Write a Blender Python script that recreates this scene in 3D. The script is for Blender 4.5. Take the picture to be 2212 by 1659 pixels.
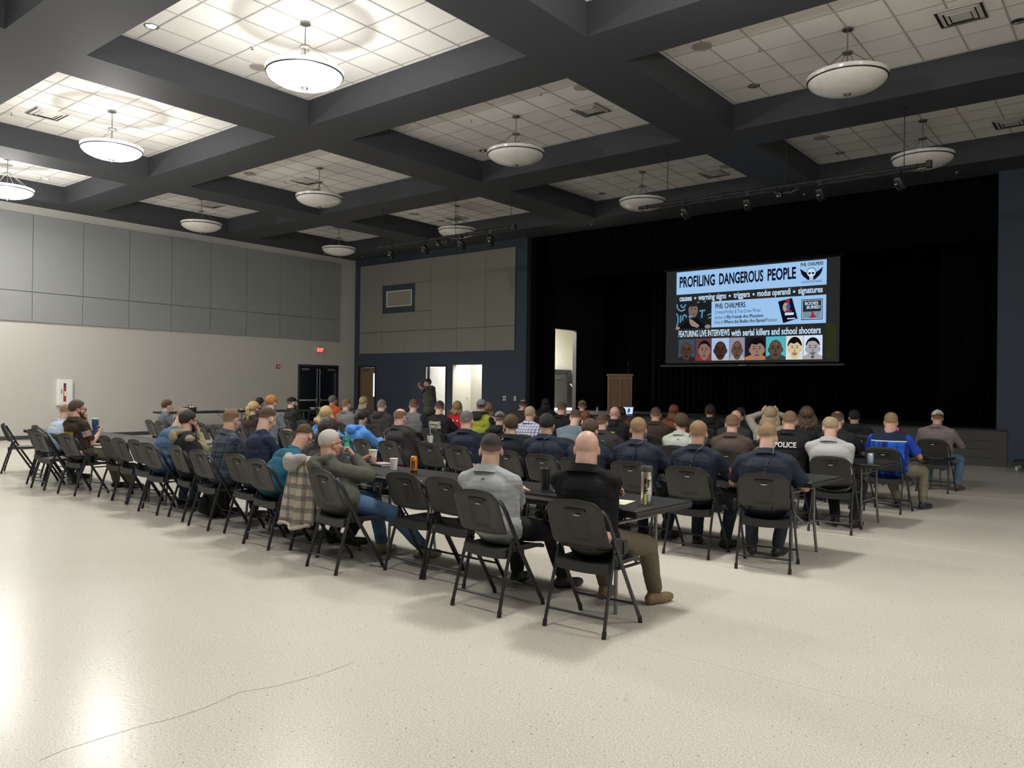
import bpy, math, random
import numpy as np
from mathutils import Vector, Matrix
for o in list(bpy.data.objects): bpy.data.objects.remove(o)
S = bpy.context.scene
C = S.collection
R = math.radians
PI = math.pi
random.seed(7)

# ------------------------------------------------------------ camera, world, exposure
cd = bpy.data.cameras.new('camera'); cam = bpy.data.objects.new('camera', cd); C.objects.link(cam)
cd.sensor_width = 36; cd.sensor_fit = 'HORIZONTAL'; cd.lens = 36 * 1705.331 / 2212
cd.clip_start = .05; cd.clip_end = 200
yaw, pitch, roll = R(38.876), R(.239), R(.707)
F_ = Vector((-math.sin(yaw)*math.cos(pitch), math.cos(yaw)*math.cos(pitch), math.sin(pitch)))
R_ = Vector((math.cos(yaw), math.sin(yaw), 0)); U_ = R_.cross(F_)
R2, U2 = R_*math.cos(roll)+U_*math.sin(roll), -R_*math.sin(roll)+U_*math.cos(roll)
m = Matrix((R2, U2, -F_)).transposed().to_4x4(); m.translation = (0, 0, 1.55)
cam.matrix_world = m
S.camera = cam
w = bpy.data.worlds.new('world'); S.world = w; w.use_nodes = True
w.node_tree.nodes['Background'].inputs[0].default_value = (.5, .55, .65, 1)
w.node_tree.nodes['Background'].inputs[1].default_value = .02
S.view_settings.view_transform = 'Standard'; S.view_settings.look = 'None'
S.view_settings.gamma = 1; S.view_settings.use_curve_mapping = False
S.view_settings.exposure = 0.24

BOWL_E, UP_W, DOWN_W, DISK_W = 1.3, 10, 115, 88      # lit pendants: glow of the glass, bulb light to the ceiling, added point light below the bowl, disk light to the floor

# ------------------------------------------------------------ shared numbers of the room
XL, XR, YS, YB, ZC, ZT = -23.24, 5.9, 19.37, -11.0, 6.23, 6.70
COLS = [(-22.375, -18.79), (-17.81, -12.86), (-11.876, -6.865), (-5.862, -.85), (.15, 5.16)]
ROWS = [(-9.57, -5.77), (-4.74, -.94), (.09, 3.89), (4.923, 8.76), (9.757, 13.544), (14.59, 18.307)]
LIT_ROWS = (2, 3)
STZ = .79           # stage floor
SX0, SX1 = -15.07, -2.49

# ------------------------------------------------------------ materials
MATS = {}
def mat(name, col, rough=.6, metal=0, bump=0, bscale=40, var=0, vscale=3, emit=0, spec=None, stretch=None, alpha=None, trans=0, sheen=0):
    if name in MATS: return MATS[name]
    m = bpy.data.materials.new(name); m.use_nodes = True
    nt = m.node_tree; b = nt.nodes['Principled BSDF']
    b.inputs['Base Color'].default_value = (*col, 1); b.inputs['Roughness'].default_value = rough
    b.inputs['Metallic'].default_value = metal
    if spec is not None: b.inputs['Specular IOR Level'].default_value = spec
    if trans: b.inputs['Transmission Weight'].default_value = trans
    if sheen: b.inputs['Sheen Weight'].default_value = sheen
    if emit: b.inputs['Emission Color'].default_value = (*col, 1); b.inputs['Emission Strength'].default_value = emit
    tc = None
    def coords():
        nonlocal tc
        if tc is None:
            tc = nt.nodes.new('ShaderNodeTexCoord')
            if stretch:
                mp = nt.nodes.new('ShaderNodeMapping'); mp.inputs['Scale'].default_value = stretch
                nt.links.new(tc.outputs['Object'], mp.inputs[0]); tc = mp
        return tc.outputs['Vector'] if tc.bl_idname == 'ShaderNodeMapping' else tc.outputs['Object']
    if var:
        n = nt.nodes.new('ShaderNodeTexNoise'); n.inputs['Scale'].default_value = vscale; n.inputs['Detail'].default_value = 4
        nt.links.new(coords(), n.inputs['Vector'])
        r = nt.nodes.new('ShaderNodeMapRange'); r.inputs['From Min'].default_value = .3; r.inputs['From Max'].default_value = .7
        r.inputs['To Min'].default_value = 1-var; r.inputs['To Max'].default_value = 1+var
        nt.links.new(n.outputs['Fac'], r.inputs['Value'])
        mx = nt.nodes.new('ShaderNodeVectorMath'); mx.operation = 'SCALE'; mx.inputs[0].default_value = col
        nt.links.new(r.outputs[0], mx.inputs['Scale']); nt.links.new(mx.outputs[0], b.inputs['Base Color'])
    if bump:
        n = nt.nodes.new('ShaderNodeTexNoise'); n.inputs['Scale'].default_value = bscale; n.inputs['Detail'].default_value = 3
        nt.links.new(coords(), n.inputs['Vector'])
        bp = nt.nodes.new('ShaderNodeBump'); bp.inputs['Strength'].default_value = bump; bp.inputs['Distance'].default_value = .02
        nt.links.new(n.outputs['Fac'], bp.inputs['Height']); nt.links.new(bp.outputs[0], b.inputs['Normal'])
    MATS[name] = m
    return m

def emis(name, col, strength=1):
    if name in MATS: return MATS[name]
    m = bpy.data.materials.new(name); m.use_nodes = True; nt = m.node_tree; nt.nodes.clear()
    e = nt.nodes.new('ShaderNodeEmission'); e.inputs[0].default_value = (*col, 1); e.inputs[1].default_value = strength
    o = nt.nodes.new('ShaderNodeOutputMaterial'); nt.links.new(e.outputs[0], o.inputs[0])
    MATS[name] = m
    return m

# ------------------------------------------------------------ mesh builder
def basis(d):
    d = Vector(d).normalized(); a = Vector((0, 0, 1)) if abs(d.z) < .95 else Vector((1, 0, 0))
    u = a.cross(d).normalized(); return u, d.cross(u), d
class MB:
    def __init__(s): s.v = []; s.f = []; s.mi = []; s.cur = 0
    def add(s, vs, fs):
        n = len(s.v); s.v += [tuple(v) for v in vs]; s.f += [tuple(i+n for i in f) for f in fs]; s.mi += [s.cur]*len(fs); return s
    def box(s, a, b):
        x0, y0, z0 = a; x1, y1, z1 = b
        x0, x1 = min(x0, x1), max(x0, x1); y0, y1 = min(y0, y1), max(y0, y1); z0, z1 = min(z0, z1), max(z0, z1)
        return s.add([(x0,y0,z0),(x1,y0,z0),(x1,y1,z0),(x0,y1,z0),(x0,y0,z1),(x1,y0,z1),(x1,y1,z1),(x0,y1,z1)],
            [(0,3,2,1),(4,5,6,7),(0,1,5,4),(1,2,6,5),(2,3,7,6),(3,0,4,7)])
    def obox(s, c, sz, rot=None):
        M = (rot or Matrix.Identity(3)); c = Vector(c); vs = []
        for z in (-.5, .5):
            for x, y in ((-.5,-.5),(.5,-.5),(.5,.5),(-.5,.5)): vs.append(c + M @ Vector((x*sz[0], y*sz[1], z*sz[2])))
        return s.add(vs, [(0,3,2,1),(4,5,6,7),(0,1,5,4),(1,2,6,5),(2,3,7,6),(3,0,4,7)])
    def tube(s, pts, r, seg=8, closed=False, r2=None):
        pts = [Vector(p) for p in pts]; n = len(pts); vs = []; fs = []; pu = None
        for i, p in enumerate(pts):
            if closed: d = pts[(i+1) % n]-pts[i-1]
            else: d = pts[min(i+1, n-1)]-pts[max(i-1, 0)]
            d.normalize()
            if pu is None: u, v, _ = basis(d)
            else: u = (pu-d*pu.dot(d)).normalized(); v = d.cross(u)
            pu = u; rr = r if r2 is None else r+(r2-r)*i/(n-1)
            if isinstance(rr, (list,)): rr = rr[i]
            for k in range(seg):
                a = 2*PI*k/seg+PI/seg; vs.append(p+u*math.cos(a)*rr+v*math.sin(a)*rr)
        for i in range(n if closed else n-1):
            j = (i+1) % n
            for k in range(seg):
                l = (k+1) % seg; fs.append((i*seg+k, i*seg+l, j*seg+l, j*seg+k))
        if not closed: fs += [tuple(range(seg))[::-1], tuple(range((n-1)*seg, n*seg))]
        return s.add(vs, fs)
    def lathe(s, prof, c=(0,0,0), seg=24, sx=1, sy=1, capb=True, capt=True):
        vs = []; fs = []; n = len(prof)
        for r, z in prof:
            for k in range(seg):
                a = 2*PI*k/seg; vs.append((c[0]+sx*r*math.cos(a), c[1]+sy*r*math.sin(a), c[2]+z))
        for i in range(n-1):
            for k in range(seg):
                l = (k+1) % seg; fs.append((i*seg+k, i*seg+l, (i+1)*seg+l, (i+1)*seg+k))
        if capb: fs.append(tuple(range(seg))[::-1])
        if capt: fs.append(tuple(range((n-1)*seg, n*seg)))
        return s.add(vs, fs)
    def ell(s, c, r, rot=None, nu=14, nv=9):
        M = rot or Matrix.Identity(3); c = Vector(c); vs = [c+M @ Vector((0,0,-r[2]))]; fs = []
        for j in range(1, nv):
            t = -PI/2+PI*j/nv
            for k in range(nu):
                a = 2*PI*k/nu; vs.append(c+M @ Vector((r[0]*math.cos(t)*math.cos(a), r[1]*math.cos(t)*math.sin(a), r[2]*math.sin(t))))
        vs.append(c+M @ Vector((0,0,r[2]))); top = len(vs)-1
        for k in range(nu):
            l = (k+1) % nu; fs.append((0, 1+l, 1+k)); fs.append((top, top-nu+k, top-nu+l))
            for j in range(nv-2): fs.append((1+j*nu+k, 1+j*nu+l, 1+(j+1)*nu+l, 1+(j+1)*nu+k))
        return s.add(vs, fs)
    def cap(s, p, q, r1, r2, flat=False, ex=1, side=None, seg=12):
        # tapered capsule; ex widens it along `side`
        p = Vector(p); q = Vector(q); d = (q-p)
        if d.length < 1e-6: return s.ell(p, (r1,)*3)
        u, v, w_ = basis(d)
        if side is not None:
            u = (Vector(side)-w_*Vector(side).dot(w_)).normalized(); v = w_.cross(u)
        rings = []
        if not flat:
            for t in (-80, -55, -28): rings.append((p+w_*r1*math.sin(R(t)), r1*math.cos(R(t))))
        rings += [(p, r1), ((p+q)/2, (r1+r2)/2), (q, r2)]
        if not flat:
            for t in (28, 55, 80): rings.append((q+w_*r2*math.sin(R(t)), r2*math.cos(R(t))))
        vs = []; fs = []; n = len(rings)
        for c, r in rings:
            for k in range(seg):
                a = 2*PI*k/seg; vs.append(c+u*math.cos(a)*r*ex+v*math.sin(a)*r)
        for i in range(n-1):
            for k in range(seg):
                l = (k+1) % seg; fs.append((i*seg+k, i*seg+l, (i+1)*seg+l, (i+1)*seg+k))
        fs += [tuple(range(seg))[::-1], tuple(range((n-1)*seg, n*seg))]
        return s.add(vs, fs)
    def mesh(s, name, mats):
        me = bpy.data.meshes.new(name); me.from_pydata([tuple(v) for v in s.v], [], s.f)
        if not isinstance(mats, (list, tuple)): mats = [mats]
        for m in mats: me.materials.append(m)
        if len(mats) > 1: me.polygons.foreach_set('material_index', s.mi)
        me.update(); return me
    def obj(s, name, mats, parent=None, smooth=None, bevel=0, bseg=2):
        o = bpy.data.objects.new(name, s.mesh(name, mats)); C.objects.link(o)
        if parent: o.parent = parent
        if smooth is not None:
            me = o.data; me.shade_smooth()
            if smooth < 180: me.set_sharp_from_angle(angle=R(smooth))
        if bevel:
            b = o.modifiers.new('bevel', 'BEVEL'); b.width = bevel; b.segments = bseg; b.limit_method = 'ANGLE'; b.angle_limit = R(40)
        return o
def tag(o, label=None, cat=None, group=None, kind=None):
    if label: o['label'] = label
    if cat: o['category'] = cat
    if group: o['group'] = group
    if kind: o['kind'] = kind
    return o
def thing(name, label, cat, loc=(0,0,0), rz=0, group=None):
    o = bpy.data.objects.new(name, None); C.objects.link(o); o.location = loc; o.rotation_euler = (0,0,rz); o.empty_display_size = .1
    return tag(o, label, cat, group)
def struct(o): o['kind'] = 'structure'; return o
def dup(root, loc, rz=0, label=None, group=None):
    r = root.copy(); C.objects.link(r); r.location = loc; r.rotation_euler = (0,0,rz)
    if label: r['label'] = label
    if group: r['group'] = group
    for ch in list(root.children):
        c = ch.copy(); C.objects.link(c); c.parent = r
        for g in list(ch.children):
            d = g.copy(); C.objects.link(d); d.parent = c
    return r
def text_mesh(txt, size, material, width=None, bold=0, extrude=0, align='CENTER', spacing=1.0):
    cu = bpy.data.curves.new('t', 'FONT'); cu.body = txt; cu.size = size; cu.align_x = align; cu.align_y = 'CENTER'
    cu.offset = bold; cu.extrude = extrude; cu.resolution_u = 3; cu.space_character = spacing
    o = bpy.data.objects.new('t', cu); C.objects.link(o)
    dg = bpy.context.evaluated_depsgraph_get()
    me = bpy.data.meshes.new_from_object(o.evaluated_get(dg)); bpy.data.objects.remove(o)
    me.materials.clear(); me.materials.append(material)
    n = len(me.vertices)
    if n and width:
        co = np.empty(n*3, 'f'); me.vertices.foreach_get('co', co); co = co.reshape(-1, 3)
        k = width/(co[:,0].max()-co[:,0].min()); co[:,0] *= k; me.vertices.foreach_set('co', co.ravel())
    return me
def text_obj(name, txt, size, material, M, parent=None, **k):
    o = bpy.data.objects.new(name, text_mesh(txt, size, material, **k)); C.objects.link(o)
    if parent: o.parent = parent
    o.matrix_local = M
    return o
ROTX = Matrix.Rotation(PI/2, 4, 'X')          # text facing -Y (read from the camera side)
ORD = ['first','second','third','fourth','fifth','sixth','seventh','eighth','ninth','tenth','eleventh','twelfth','thirteenth','fourteenth','fifteenth']
# ------------------------------------------------------------ room
def floor_mat():
    m = bpy.data.materials.new('polished_concrete'); m.use_nodes = True; nt = m.node_tree; N = nt.nodes.new; L = nt.links.new
    b = nt.nodes['Principled BSDF']; tc = N('ShaderNodeTexCoord'); P = tc.outputs['Object']
    def noise(sc, det=3, rough=.5):
        n = N('ShaderNodeTexNoise'); n.inputs['Scale'].default_value = sc; n.inputs['Detail'].default_value = det; n.inputs['Roughness'].default_value = rough; L(P, n.inputs['Vector']); return n.outputs['Fac']
    def ramp(src, stops):
        r = N('ShaderNodeValToRGB'); e = r.color_ramp.elements
        e[0].position, e[0].color = stops[0][0], (*stops[0][1], 1); e[1].position, e[1].color = stops[-1][0], (*stops[-1][1], 1)
        for p, c in stops[1:-1]: x = e.new(p); x.color = (*c, 1)
        L(src, r.inputs[0]); return r.outputs[0]
    def mix(a, bb, fac, mode='MIX'):
        x = N('ShaderNodeMix'); x.data_type = 'RGBA'; x.blend_type = mode
        for s, t in ((a, 6), (bb, 7)):
            if isinstance(s, tuple): x.inputs[t].default_value = (*s, 1)
            else: L(s, x.inputs[t])
        if isinstance(fac, float): x.inputs[0].default_value = fac
        else: L(fac, x.inputs[0])
        return x.outputs[2]
    base = ramp(noise(.55, 5), [(.3, (.57, .545, .475)), (.5, (.605, .575, .505)), (.7, (.64, .61, .54))])
    fine = ramp(noise(105, 3, .7), [(.36, (.68, .67, .65)), (.50, (1, 1, 1)), (.64, (1.22, 1.22, 1.2))])
    c = mix(base, fine, .8, 'MULTIPLY')
    v = N('ShaderNodeTexVoronoi'); v.inputs['Scale'].default_value = 22; L(P, v.inputs['Vector'])
    sp = N('ShaderNodeMath'); sp.operation = 'LESS_THAN'; sp.inputs[1].default_value = .085; L(v.outputs['Distance'], sp.inputs[0])
    sepc = N('ShaderNodeSeparateColor'); L(v.outputs['Color'], sepc.inputs[0])
    few = N('ShaderNodeMath'); few.operation = 'GREATER_THAN'; few.inputs[1].default_value = .45; L(sepc.outputs[0], few.inputs[0])
    mm = N('ShaderNodeMath'); mm.operation = 'MULTIPLY'; L(sp.outputs[0], mm.inputs[0]); L(few.outputs[0], mm.inputs[1])
    c = mix(c, (.12, .10, .08), mm.outputs[0])
    v2 = N('ShaderNodeTexVoronoi'); v2.inputs['Scale'].default_value = 15; mp = N('ShaderNodeMapping'); mp.inputs['Location'].default_value = (3.1, 1.7, 0); L(P, mp.inputs[0]); L(mp.outputs[0], v2.inputs['Vector'])
    sp2 = N('ShaderNodeMath'); sp2.operation = 'LESS_THAN'; sp2.inputs[1].default_value = .07; L(v2.outputs['Distance'], sp2.inputs[0])
    c = mix(c, (.78, .74, .66), sp2.outputs[0])
    L(c, b.inputs['Base Color'])
    rr = N('ShaderNodeMapRange'); rr.inputs['To Min'].default_value = .23; rr.inputs['To Max'].default_value = .28; L(noise(1, 2), rr.inputs['Value']); L(rr.outputs[0], b.inputs['Roughness'])
    b.inputs['Specular IOR Level'].default_value = .20
    bp = N('ShaderNodeBump'); bp.inputs['Strength'].default_value = .06; bp.inputs['Distance'].default_value = .01; L(noise(35, 2), bp.inputs['Height']); L(bp.outputs[0], b.inputs['Normal'])
    return m
M_floor = floor_mat()
M_joint = mat('joint_filler', (.62, .58, .48), .5)
f = MB(); f.box((XL-.3, YB-.3, -.15), (XR+.3, YS+.3, 0))
struct(f.obj('floor', M_floor))
j = MB()
for y in (-5.0, -.4, 4.2, 8.85, 13.5): j.box((XL, y-.003, 0), (XR, y+.003, .0012))
for x in (-19.2, -12.3, 2.8): j.box((x-.003, YB, 0), (x+.003, YS, .0012))
struct(j.obj('trim_1', M_joint))
cr = [(-3.519, 1.317), (-3.543, 1.422), (-3.539, 1.569), (-3.53, 1.731), (-3.50, 1.873), (-3.499, 2.027), (-3.546, 2.251), (-3.476, 2.408), (-3.438, 2.674), (-3.45, 2.9)]
j = MB()
for (a0, b0), (a1, b1) in zip(cr[:-1], cr[1:]): j.add([(a0-.0012, b0, .0006), (a0+.0012, b0, .0006), (a1+.0012, b1, .0006), (a1-.0012, b1, .0006)], [(0, 1, 2, 3)])
struct(j.obj('trim_5', mat('crack_shadow', (.10, .09, .075), .8)))

M_wall = mat('grey_beige_wall_paint', (.52, .51, .47), .75, bump=.05, bscale=60)
M_blue = mat('slate_blue_wall_paint', (.038, .056, .082), .7, bump=.05, bscale=60)
M_base = mat('dark_rubber_baseboard', (.05, .055, .06), .5)
M_slate = mat('charcoal_ceiling_paint', (.046, .049, .058), .65)
M_black = mat('black_paint', (.012, .012, .013), .7)
M_white = mat('white_paint', (.75, .75, .73), .6)
M_dark = mat('dark_bronze_frame', (.015, .018, .022), .4)
def wall_holes(name, m, plane, a0, a1, z0, z1, holes, t0, t1):
    # plane 'x': wall spans y from a0..a1 between x=t0..t1 ; plane 'y' likewise
    w = MB(); xs = sorted({a0, a1, *[h[0] for h in holes], *[h[1] for h in holes]})
    for u, v in zip(xs[:-1], xs[1:]):
        cuts = sorted([(h[2], h[3]) for h in holes if h[0] <= u and h[1] >= v]); z = z0
        for c0, c1 in cuts+[(z1, z1)]:
            if c0 > z+1e-6:
                if plane == 'x': w.box((t0, u, z), (t1, v, c0))
                else: w.box((u, t0, z), (v, t1, c0))
            z = max(z, c1)
    return struct(w.obj(name, m))
# left wall with its double door opening, back wall, right wall
DL = (16.85, 18.62, 0, 2.27)
wall_holes('wall_left', M_wall, 'x', YB, YS+.2, 0, ZT+.2, [DL], XL-.2, XL)
wall_holes('wall_back', M_wall, 'y', XL-.2, XR+.2, 0, ZT+.2, [], YB-.2, YB)
wall_holes('wall_right', M_wall, 'x', YB, YS+.2, 0, ZT+.2, [], XR, XR+.2)
# front wall, slate blue, with the stage opening, three doorways and the booth window
HOLES = [(-23.02, -22.02, 0, 2.28), (-19.49, -18.45, 0, 2.28), (-18.18, -16.88, 0, 2.28), (-21.50, -20.18, 4.38, 4.96), (SX0, SX1, 0, ZC)]
wall_holes('wall_front', M_blue, 'y', XL, XR, 0, ZT+.2, HOLES, YS, YS+.2)
b = MB(); b.box((XL, YB, 0), (XL+.012, DL[0]-.06, .105)); struct(b.obj('baseboard_left', M_base))
b = MB()
for x0, x1 in ((XL+.01, -23.08), (-21.96, -19.55), (-18.39, -18.24), (-16.82, SX0), (SX1, XR)): b.box((x0, YS-.012, 0), (x1, YS, .105))
struct(b.obj('baseboard_front', M_base))

# ceiling: charcoal beams with five columns of sunken coffers
c = MB(); top = ZT+.12
ex = [XL]+[v for p in COLS for v in p]+[XR]; ey = [YB]+[v for p in ROWS for v in p]+[YS]
for i in range(0, len(ex), 2): c.box((ex[i], YB, ZC), (ex[i+1], YS, top))
for i in range(1, len(ex)-1, 2):
    for k in range(0, len(ey), 2): c.box((ex[i], ey[k], ZC), (ex[i+1], ey[k+1], top))
struct(c.obj('ceiling', M_slate))
M_tile = mat('ceiling_tile', (.90, .885, .85), .85, bump=.25, bscale=140, var=.04, vscale=60)
M_tbar = mat('ceiling_grid', (.50, .49, .46), .5)
for (x0, x1) in COLS:
    for (y0, y1) in ROWS:
        t = MB(); t.box((x0, y0, ZT), (x1, y1, ZT+.1)); t.cur = 1
        cx, cy = (x0+x1)/2, (y0+y1)/2; n = int((x1-x0)/.6096)
        for i in range(n+1):
            x = cx+(i-n/2)*.6096
            if x0+.05 < x < x1-.05: t.box((x-.012, y0, ZT-.006), (x+.012, y1, ZT+.001))
        n = int((y1-y0)/.6096)
        for i in range(n+1):
            y = cy+(i-n/2)*.6096
            if y0+.05 < y < y1-.05: t.box((x0, y-.012, ZT-.0055), (x1, y+.012, ZT+.001))
        struct(t.obj('ceiling', [M_tile, M_tbar]))

# acoustic panels
M_pan = mat('grey_acoustic_fabric', (.29, .30, .296), .95, bump=.35, bscale=160, var=.05, vscale=90)
M_pan2 = mat('taupe_acoustic_fabric', (.255, .247, .218), .95, bump=.35, bscale=160, var=.05, vscale=90)
LY = [18.62-1.285*i for i in range(16)]
for i in range(15):
    for r, (z0, z1) in enumerate(((3.14, 3.925), (3.94, 6.0))):
        p = MB(); p.box((XL+.002, LY[i+1]+.006, z0), (XL+.052, LY[i]-.006, z1))
        if LY[i] < 2: continue
        tag(p.obj('acoustic_panel', M_pan, bevel=.008), f"grey acoustic panel on the left wall, {'lower' if r == 0 else 'upper'} row, {ORD[i]} from the blue wall", 'wall panel', 'grey acoustic panels on the left wall')
SXs = [-22.90, -21.68, -20.43, -19.20, -17.97, -16.73, -15.50]
k = 0
for i in range(6):
    x0, x1 = SXs[i]+.005, SXs[i+1]-.005
    rects = [(x0, x1, 2.72, 3.49, 'bottom')]
    if i == 0 or i > 2: rects.append((x0, x1, 3.50, 5.97, 'tall upper'))
    elif i == 1: rects += [(x0, x1, 3.50, 4.155, 'small under-window'), (x0, x1, 5.17, 5.97, 'small over-window')]
    else: rects += [(x0, x1, 3.50, 4.155, 'small under-window'), (x0, x1, 5.17, 5.97, 'small over-window'), (-19.98, x1, 4.165, 5.16, 'narrow beside-window')]
    for a, b_, z0, z1, nm in rects:
        p = MB(); p.box((a, YS-.052, z0), (b_, YS-.002, z1))
        tag(p.obj('acoustic_panel', M_pan2, bevel=.008), f'taupe acoustic panel on the blue wall, {nm} piece, {ORD[i]} column from corner', 'wall panel', 'taupe acoustic panels on the blue wall')
# booth window
wn = struct(thing('window_1', 'small booth window with a drawn grey shade', 'window', (-20.84, YS, 4.67)))
for k_ in ('label', 'category'): del wn[k_]
f = MB()
for a, b_ in (((-.66, -.02, .25), (.66, .06, .29)), ((-.66, -.02, -.29), (.66, .06, -.25)), ((-.66, -.02, -.25), (-.62, .06, .25)), ((.62, -.02, -.25), (.66, .06, .25))): f.box(a, b_)
f.obj('window_frame', mat('white_window_frame', (.62, .60, .56), .5), wn)
f = MB(); f.box((-.62, .03, -.25), (.62, .05, .25)); f.obj('window_shade', mat('grey_shade', (.30, .275, .26), .9), wn)

# ---- double door in the left wall
def pull_bar(mb, y, z0, z1, x): mb.tube([(x, y, z0), (x, y, z1)], .011, 8)
M_steel = mat('brushed_steel', (.42, .42, .43), .35, 1)
M_doorglass = mat('dark_door_glass', (.006, .009, .014), .12)
dr = struct(bpy.data.objects.new('door_1', None)); C.objects.link(dr); dr.location = (XL, 17.735, 0)
f = MB(); f.box((-.12, -.885, 2.2), (.02, .885, 2.27)); f.box((-.12, -.885, 0), (.02, -.825, 2.2)); f.box((-.12, .825, 0), (.02, .885, 2.2)); f.obj('door_frame', M_dark, dr)
for s in (-1, 1):
    f = MB(); y0, y1 = sorted((s*.005, s*.822)); f.box((-.07, y0, .01), (-.02, y1, 2.195)); lf = f.obj('door_leaf', M_doorglass, dr)
    f = MB(); f.box((-.02, s*.08, .98), (.005, s*.80, 1.03)); f.box((-.02, s*.05, .94), (.02, s*.12, 1.07)); f.obj('push_bar', M_steel, lf)
    f = MB(); f.tube([(.0, s*.06, .08), (.0, s*.06, 2.13)], .011, 8); f.obj('vertical_rod', M_steel, lf)
    f = MB(); f.box((-.02, s*.42, 2.06), (.03, s*.72, 2.14)); f.obj('door_closer', mat('closer_grey', (.12, .12, .125), .5), lf)
# ---- doors and small rooms behind the blue wall
def room(name_y, x0, x1, depth, h, m, zl, power, z0=0, col=(1, .98, .93)):
    r = MB(); y0 = YS+.2
    r.box((x0-.1, y0, z0-.1), (x1+.1, y0+depth, z0)); r.box((x0-.1, y0, h), (x1+.1, y0+depth, h+.1))
    r.box((x0-.1, y0+depth, z0-.1), (x1+.1, y0+depth+.1, h+.1)); r.box((x0-.2, y0, z0-.1), (x0-.1, y0+depth+.1, h+.1)); r.box((x1+.1, y0, z0-.1), (x1+.2, y0+depth+.1, h+.1))
    struct(r.obj(name_y, m))
    ld = bpy.data.lights.new('room_light', 'AREA'); ld.energy = power; ld.size = .6; ld.color = col; lo = bpy.data.objects.new('room_light', ld); C.objects.link(lo); lo.location = ((x0+x1)/2, y0+depth*.5, h-.02)
M_block = mat('white_painted_block', (.72, .72, .69), .6)
room('wall_room_behind', -23.2, -21.6, 2.0, 2.6, M_block, 0, 60)
room('wall_kitchen', -20.3, -18.52, 2.4, 2.6, M_block, 0, 330)
room('wall_hall', -18.08, -16.5, .72, 2.7, mat('cream_hall_paint', (.60, .58, .51), .7), 0, 38)
def frame(idx, x0, x1, h=2.28):
    d = struct(bpy.data.objects.new(f'door_{idx}', None)); C.objects.link(d); d.location = ((x0+x1)/2, YS, 0); w2 = (x1-x0)/2
    f = MB(); f.box((-w2, -.015, h-.06), (w2, .2, h)); f.box((-w2, -.015, 0), (-w2+.055, .2, h-.06)); f.box((w2-.055, -.015, 0), (w2, .2, h-.06)); f.obj('door_frame', M_dark, d)
    return d
d2 = frame(2, -23.02, -22.02)
f = MB(); f.box((-.445, .06, .01), (.445, .105, 2.215)); lf = f.obj('door_leaf', mat('tan_wood_door', (.20, .135, .075), .5, var=.15, vscale=6, stretch=(8, 8, .6)), d2)
f = MB(); f.box((.30, .05, 1.15), (.40, .062, 2.0)); f.obj('door_glass', emis('lit_wired_glass', (1, .98, .92), 1.2), lf)
f = MB(); f.box((-.30, .02, 2.08), (.05, .06, 2.15)); f.obj('door_closer', mat('closer_brown', (.10, .09, .075), .5), lf)
d3 = frame(3, -19.49, -18.45)
f = MB(); f.box((-.44, .12, .01), (-.40, .9, 2.21)); f.obj('door_leaf', mat('grey_door_edge', (.10, .10, .095), .5), d3)
# things in the lit kitchen doorway: a shelf with towel dispenser and sink counter
sh = thing('wall_shelf', 'white wire shelf on the white block wall behind the standing speaker', 'shelf', (-19.0, YS+1.9, 1.42))
f = MB(); f.box((-.38, 0, 0), (.38, .35, .03)); f.obj('shelf_board', M_steel, sh)
f = MB(); f.tube([(-.3, .33, 0), (-.3, .02, -.22)], .01); f.obj('bracket', M_steel, sh); f = MB(); f.tube([(.3, .33, 0), (.3, .02, -.22)], .01); f.obj('bracket', M_steel, sh)
f = MB(); f.box((-19.9, YS+1.75, 0.0), (-18.6, YS+2.35, .9)); tag(f.obj('kitchen_counter', mat('white_counter', (.55, .55, .53), .4), bevel=.01), 'white counter standing against the block wall in the middle doorway', 'counter')
f = MB(); f.box((-18.18, YS+.001, 0), (-18.172, YS+.2, 2.28)); struct(f.obj('trim_4', MATS['cream_hall_paint']))
# ---- things on walls
ex_ = thing('exit_sign', 'red lit EXIT sign on the grey wall above the double door', 'exit sign', (XL, 17.72, 2.80))
f = MB(); f.box((0, -.19, -.10), (.05, .19, .10)); f.obj('sign_box', mat('white_sign_box', (.55, .53, .50), .5), ex_, bevel=.006)
f = MB(); f.box((.05, -.125, -.085), (.054, .185, .085)); f.obj('sign_face', emis('exit_face', (.45, .02, .02), 1.0), ex_)
mx = Matrix.Translation((.058, .03, 0)) @ Matrix.Rotation(PI/2, 4, 'Z') @ ROTX
text_obj('sign_letters', 'EXIT', .17, emis('exit_red', (1, .10, .08), 3.0), mx, ex_, width=.27, bold=.008)
st = thing('fire_alarm', 'small red fire alarm strobe on the grey wall left of the double door', 'alarm', (XL, 16.02, 2.16))
f = MB(); f.box((0, -.06, -.07), (.045, .06, .07)); f.obj('housing', mat('alarm_red', (.42, .02, .02), .4), st, bevel=.006)
f = MB(); f.box((.045, -.025, -.03), (.065, .025, .03)); f.obj('strobe_lens', mat('clear_lens', (.7, .7, .7), .2), st)
cb = thing('extinguisher_cabinet', 'white fire extinguisher cabinet with a narrow glass slot on the left wall', 'fire extinguisher cabinet', (XL, 9.17, 1.26))
f = MB(); f.box((0, -.20, -.36), (.10, .20, .36)); f.obj('cabinet_body', mat('cabinet_white', (.78, .78, .76), .4), cb, bevel=.008)
f = MB()
f.box((.10, -.16, -.32), (.112, -.045, .32)); f.box((.10, .025, -.32), (.112, .16, .32)); f.box((.10, -.045, .25), (.112, .025, .32)); f.box((.10, -.045, -.32), (.112, .025, -.25))
dd = f.obj('cabinet_door', MATS['cabinet_white'], cb)
f = MB(); f.box((.112, -.10, -.03), (.12, -.085, .09)); f.obj('handle', mat('black_handle', (.02, .02, .02), .4), dd)
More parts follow.
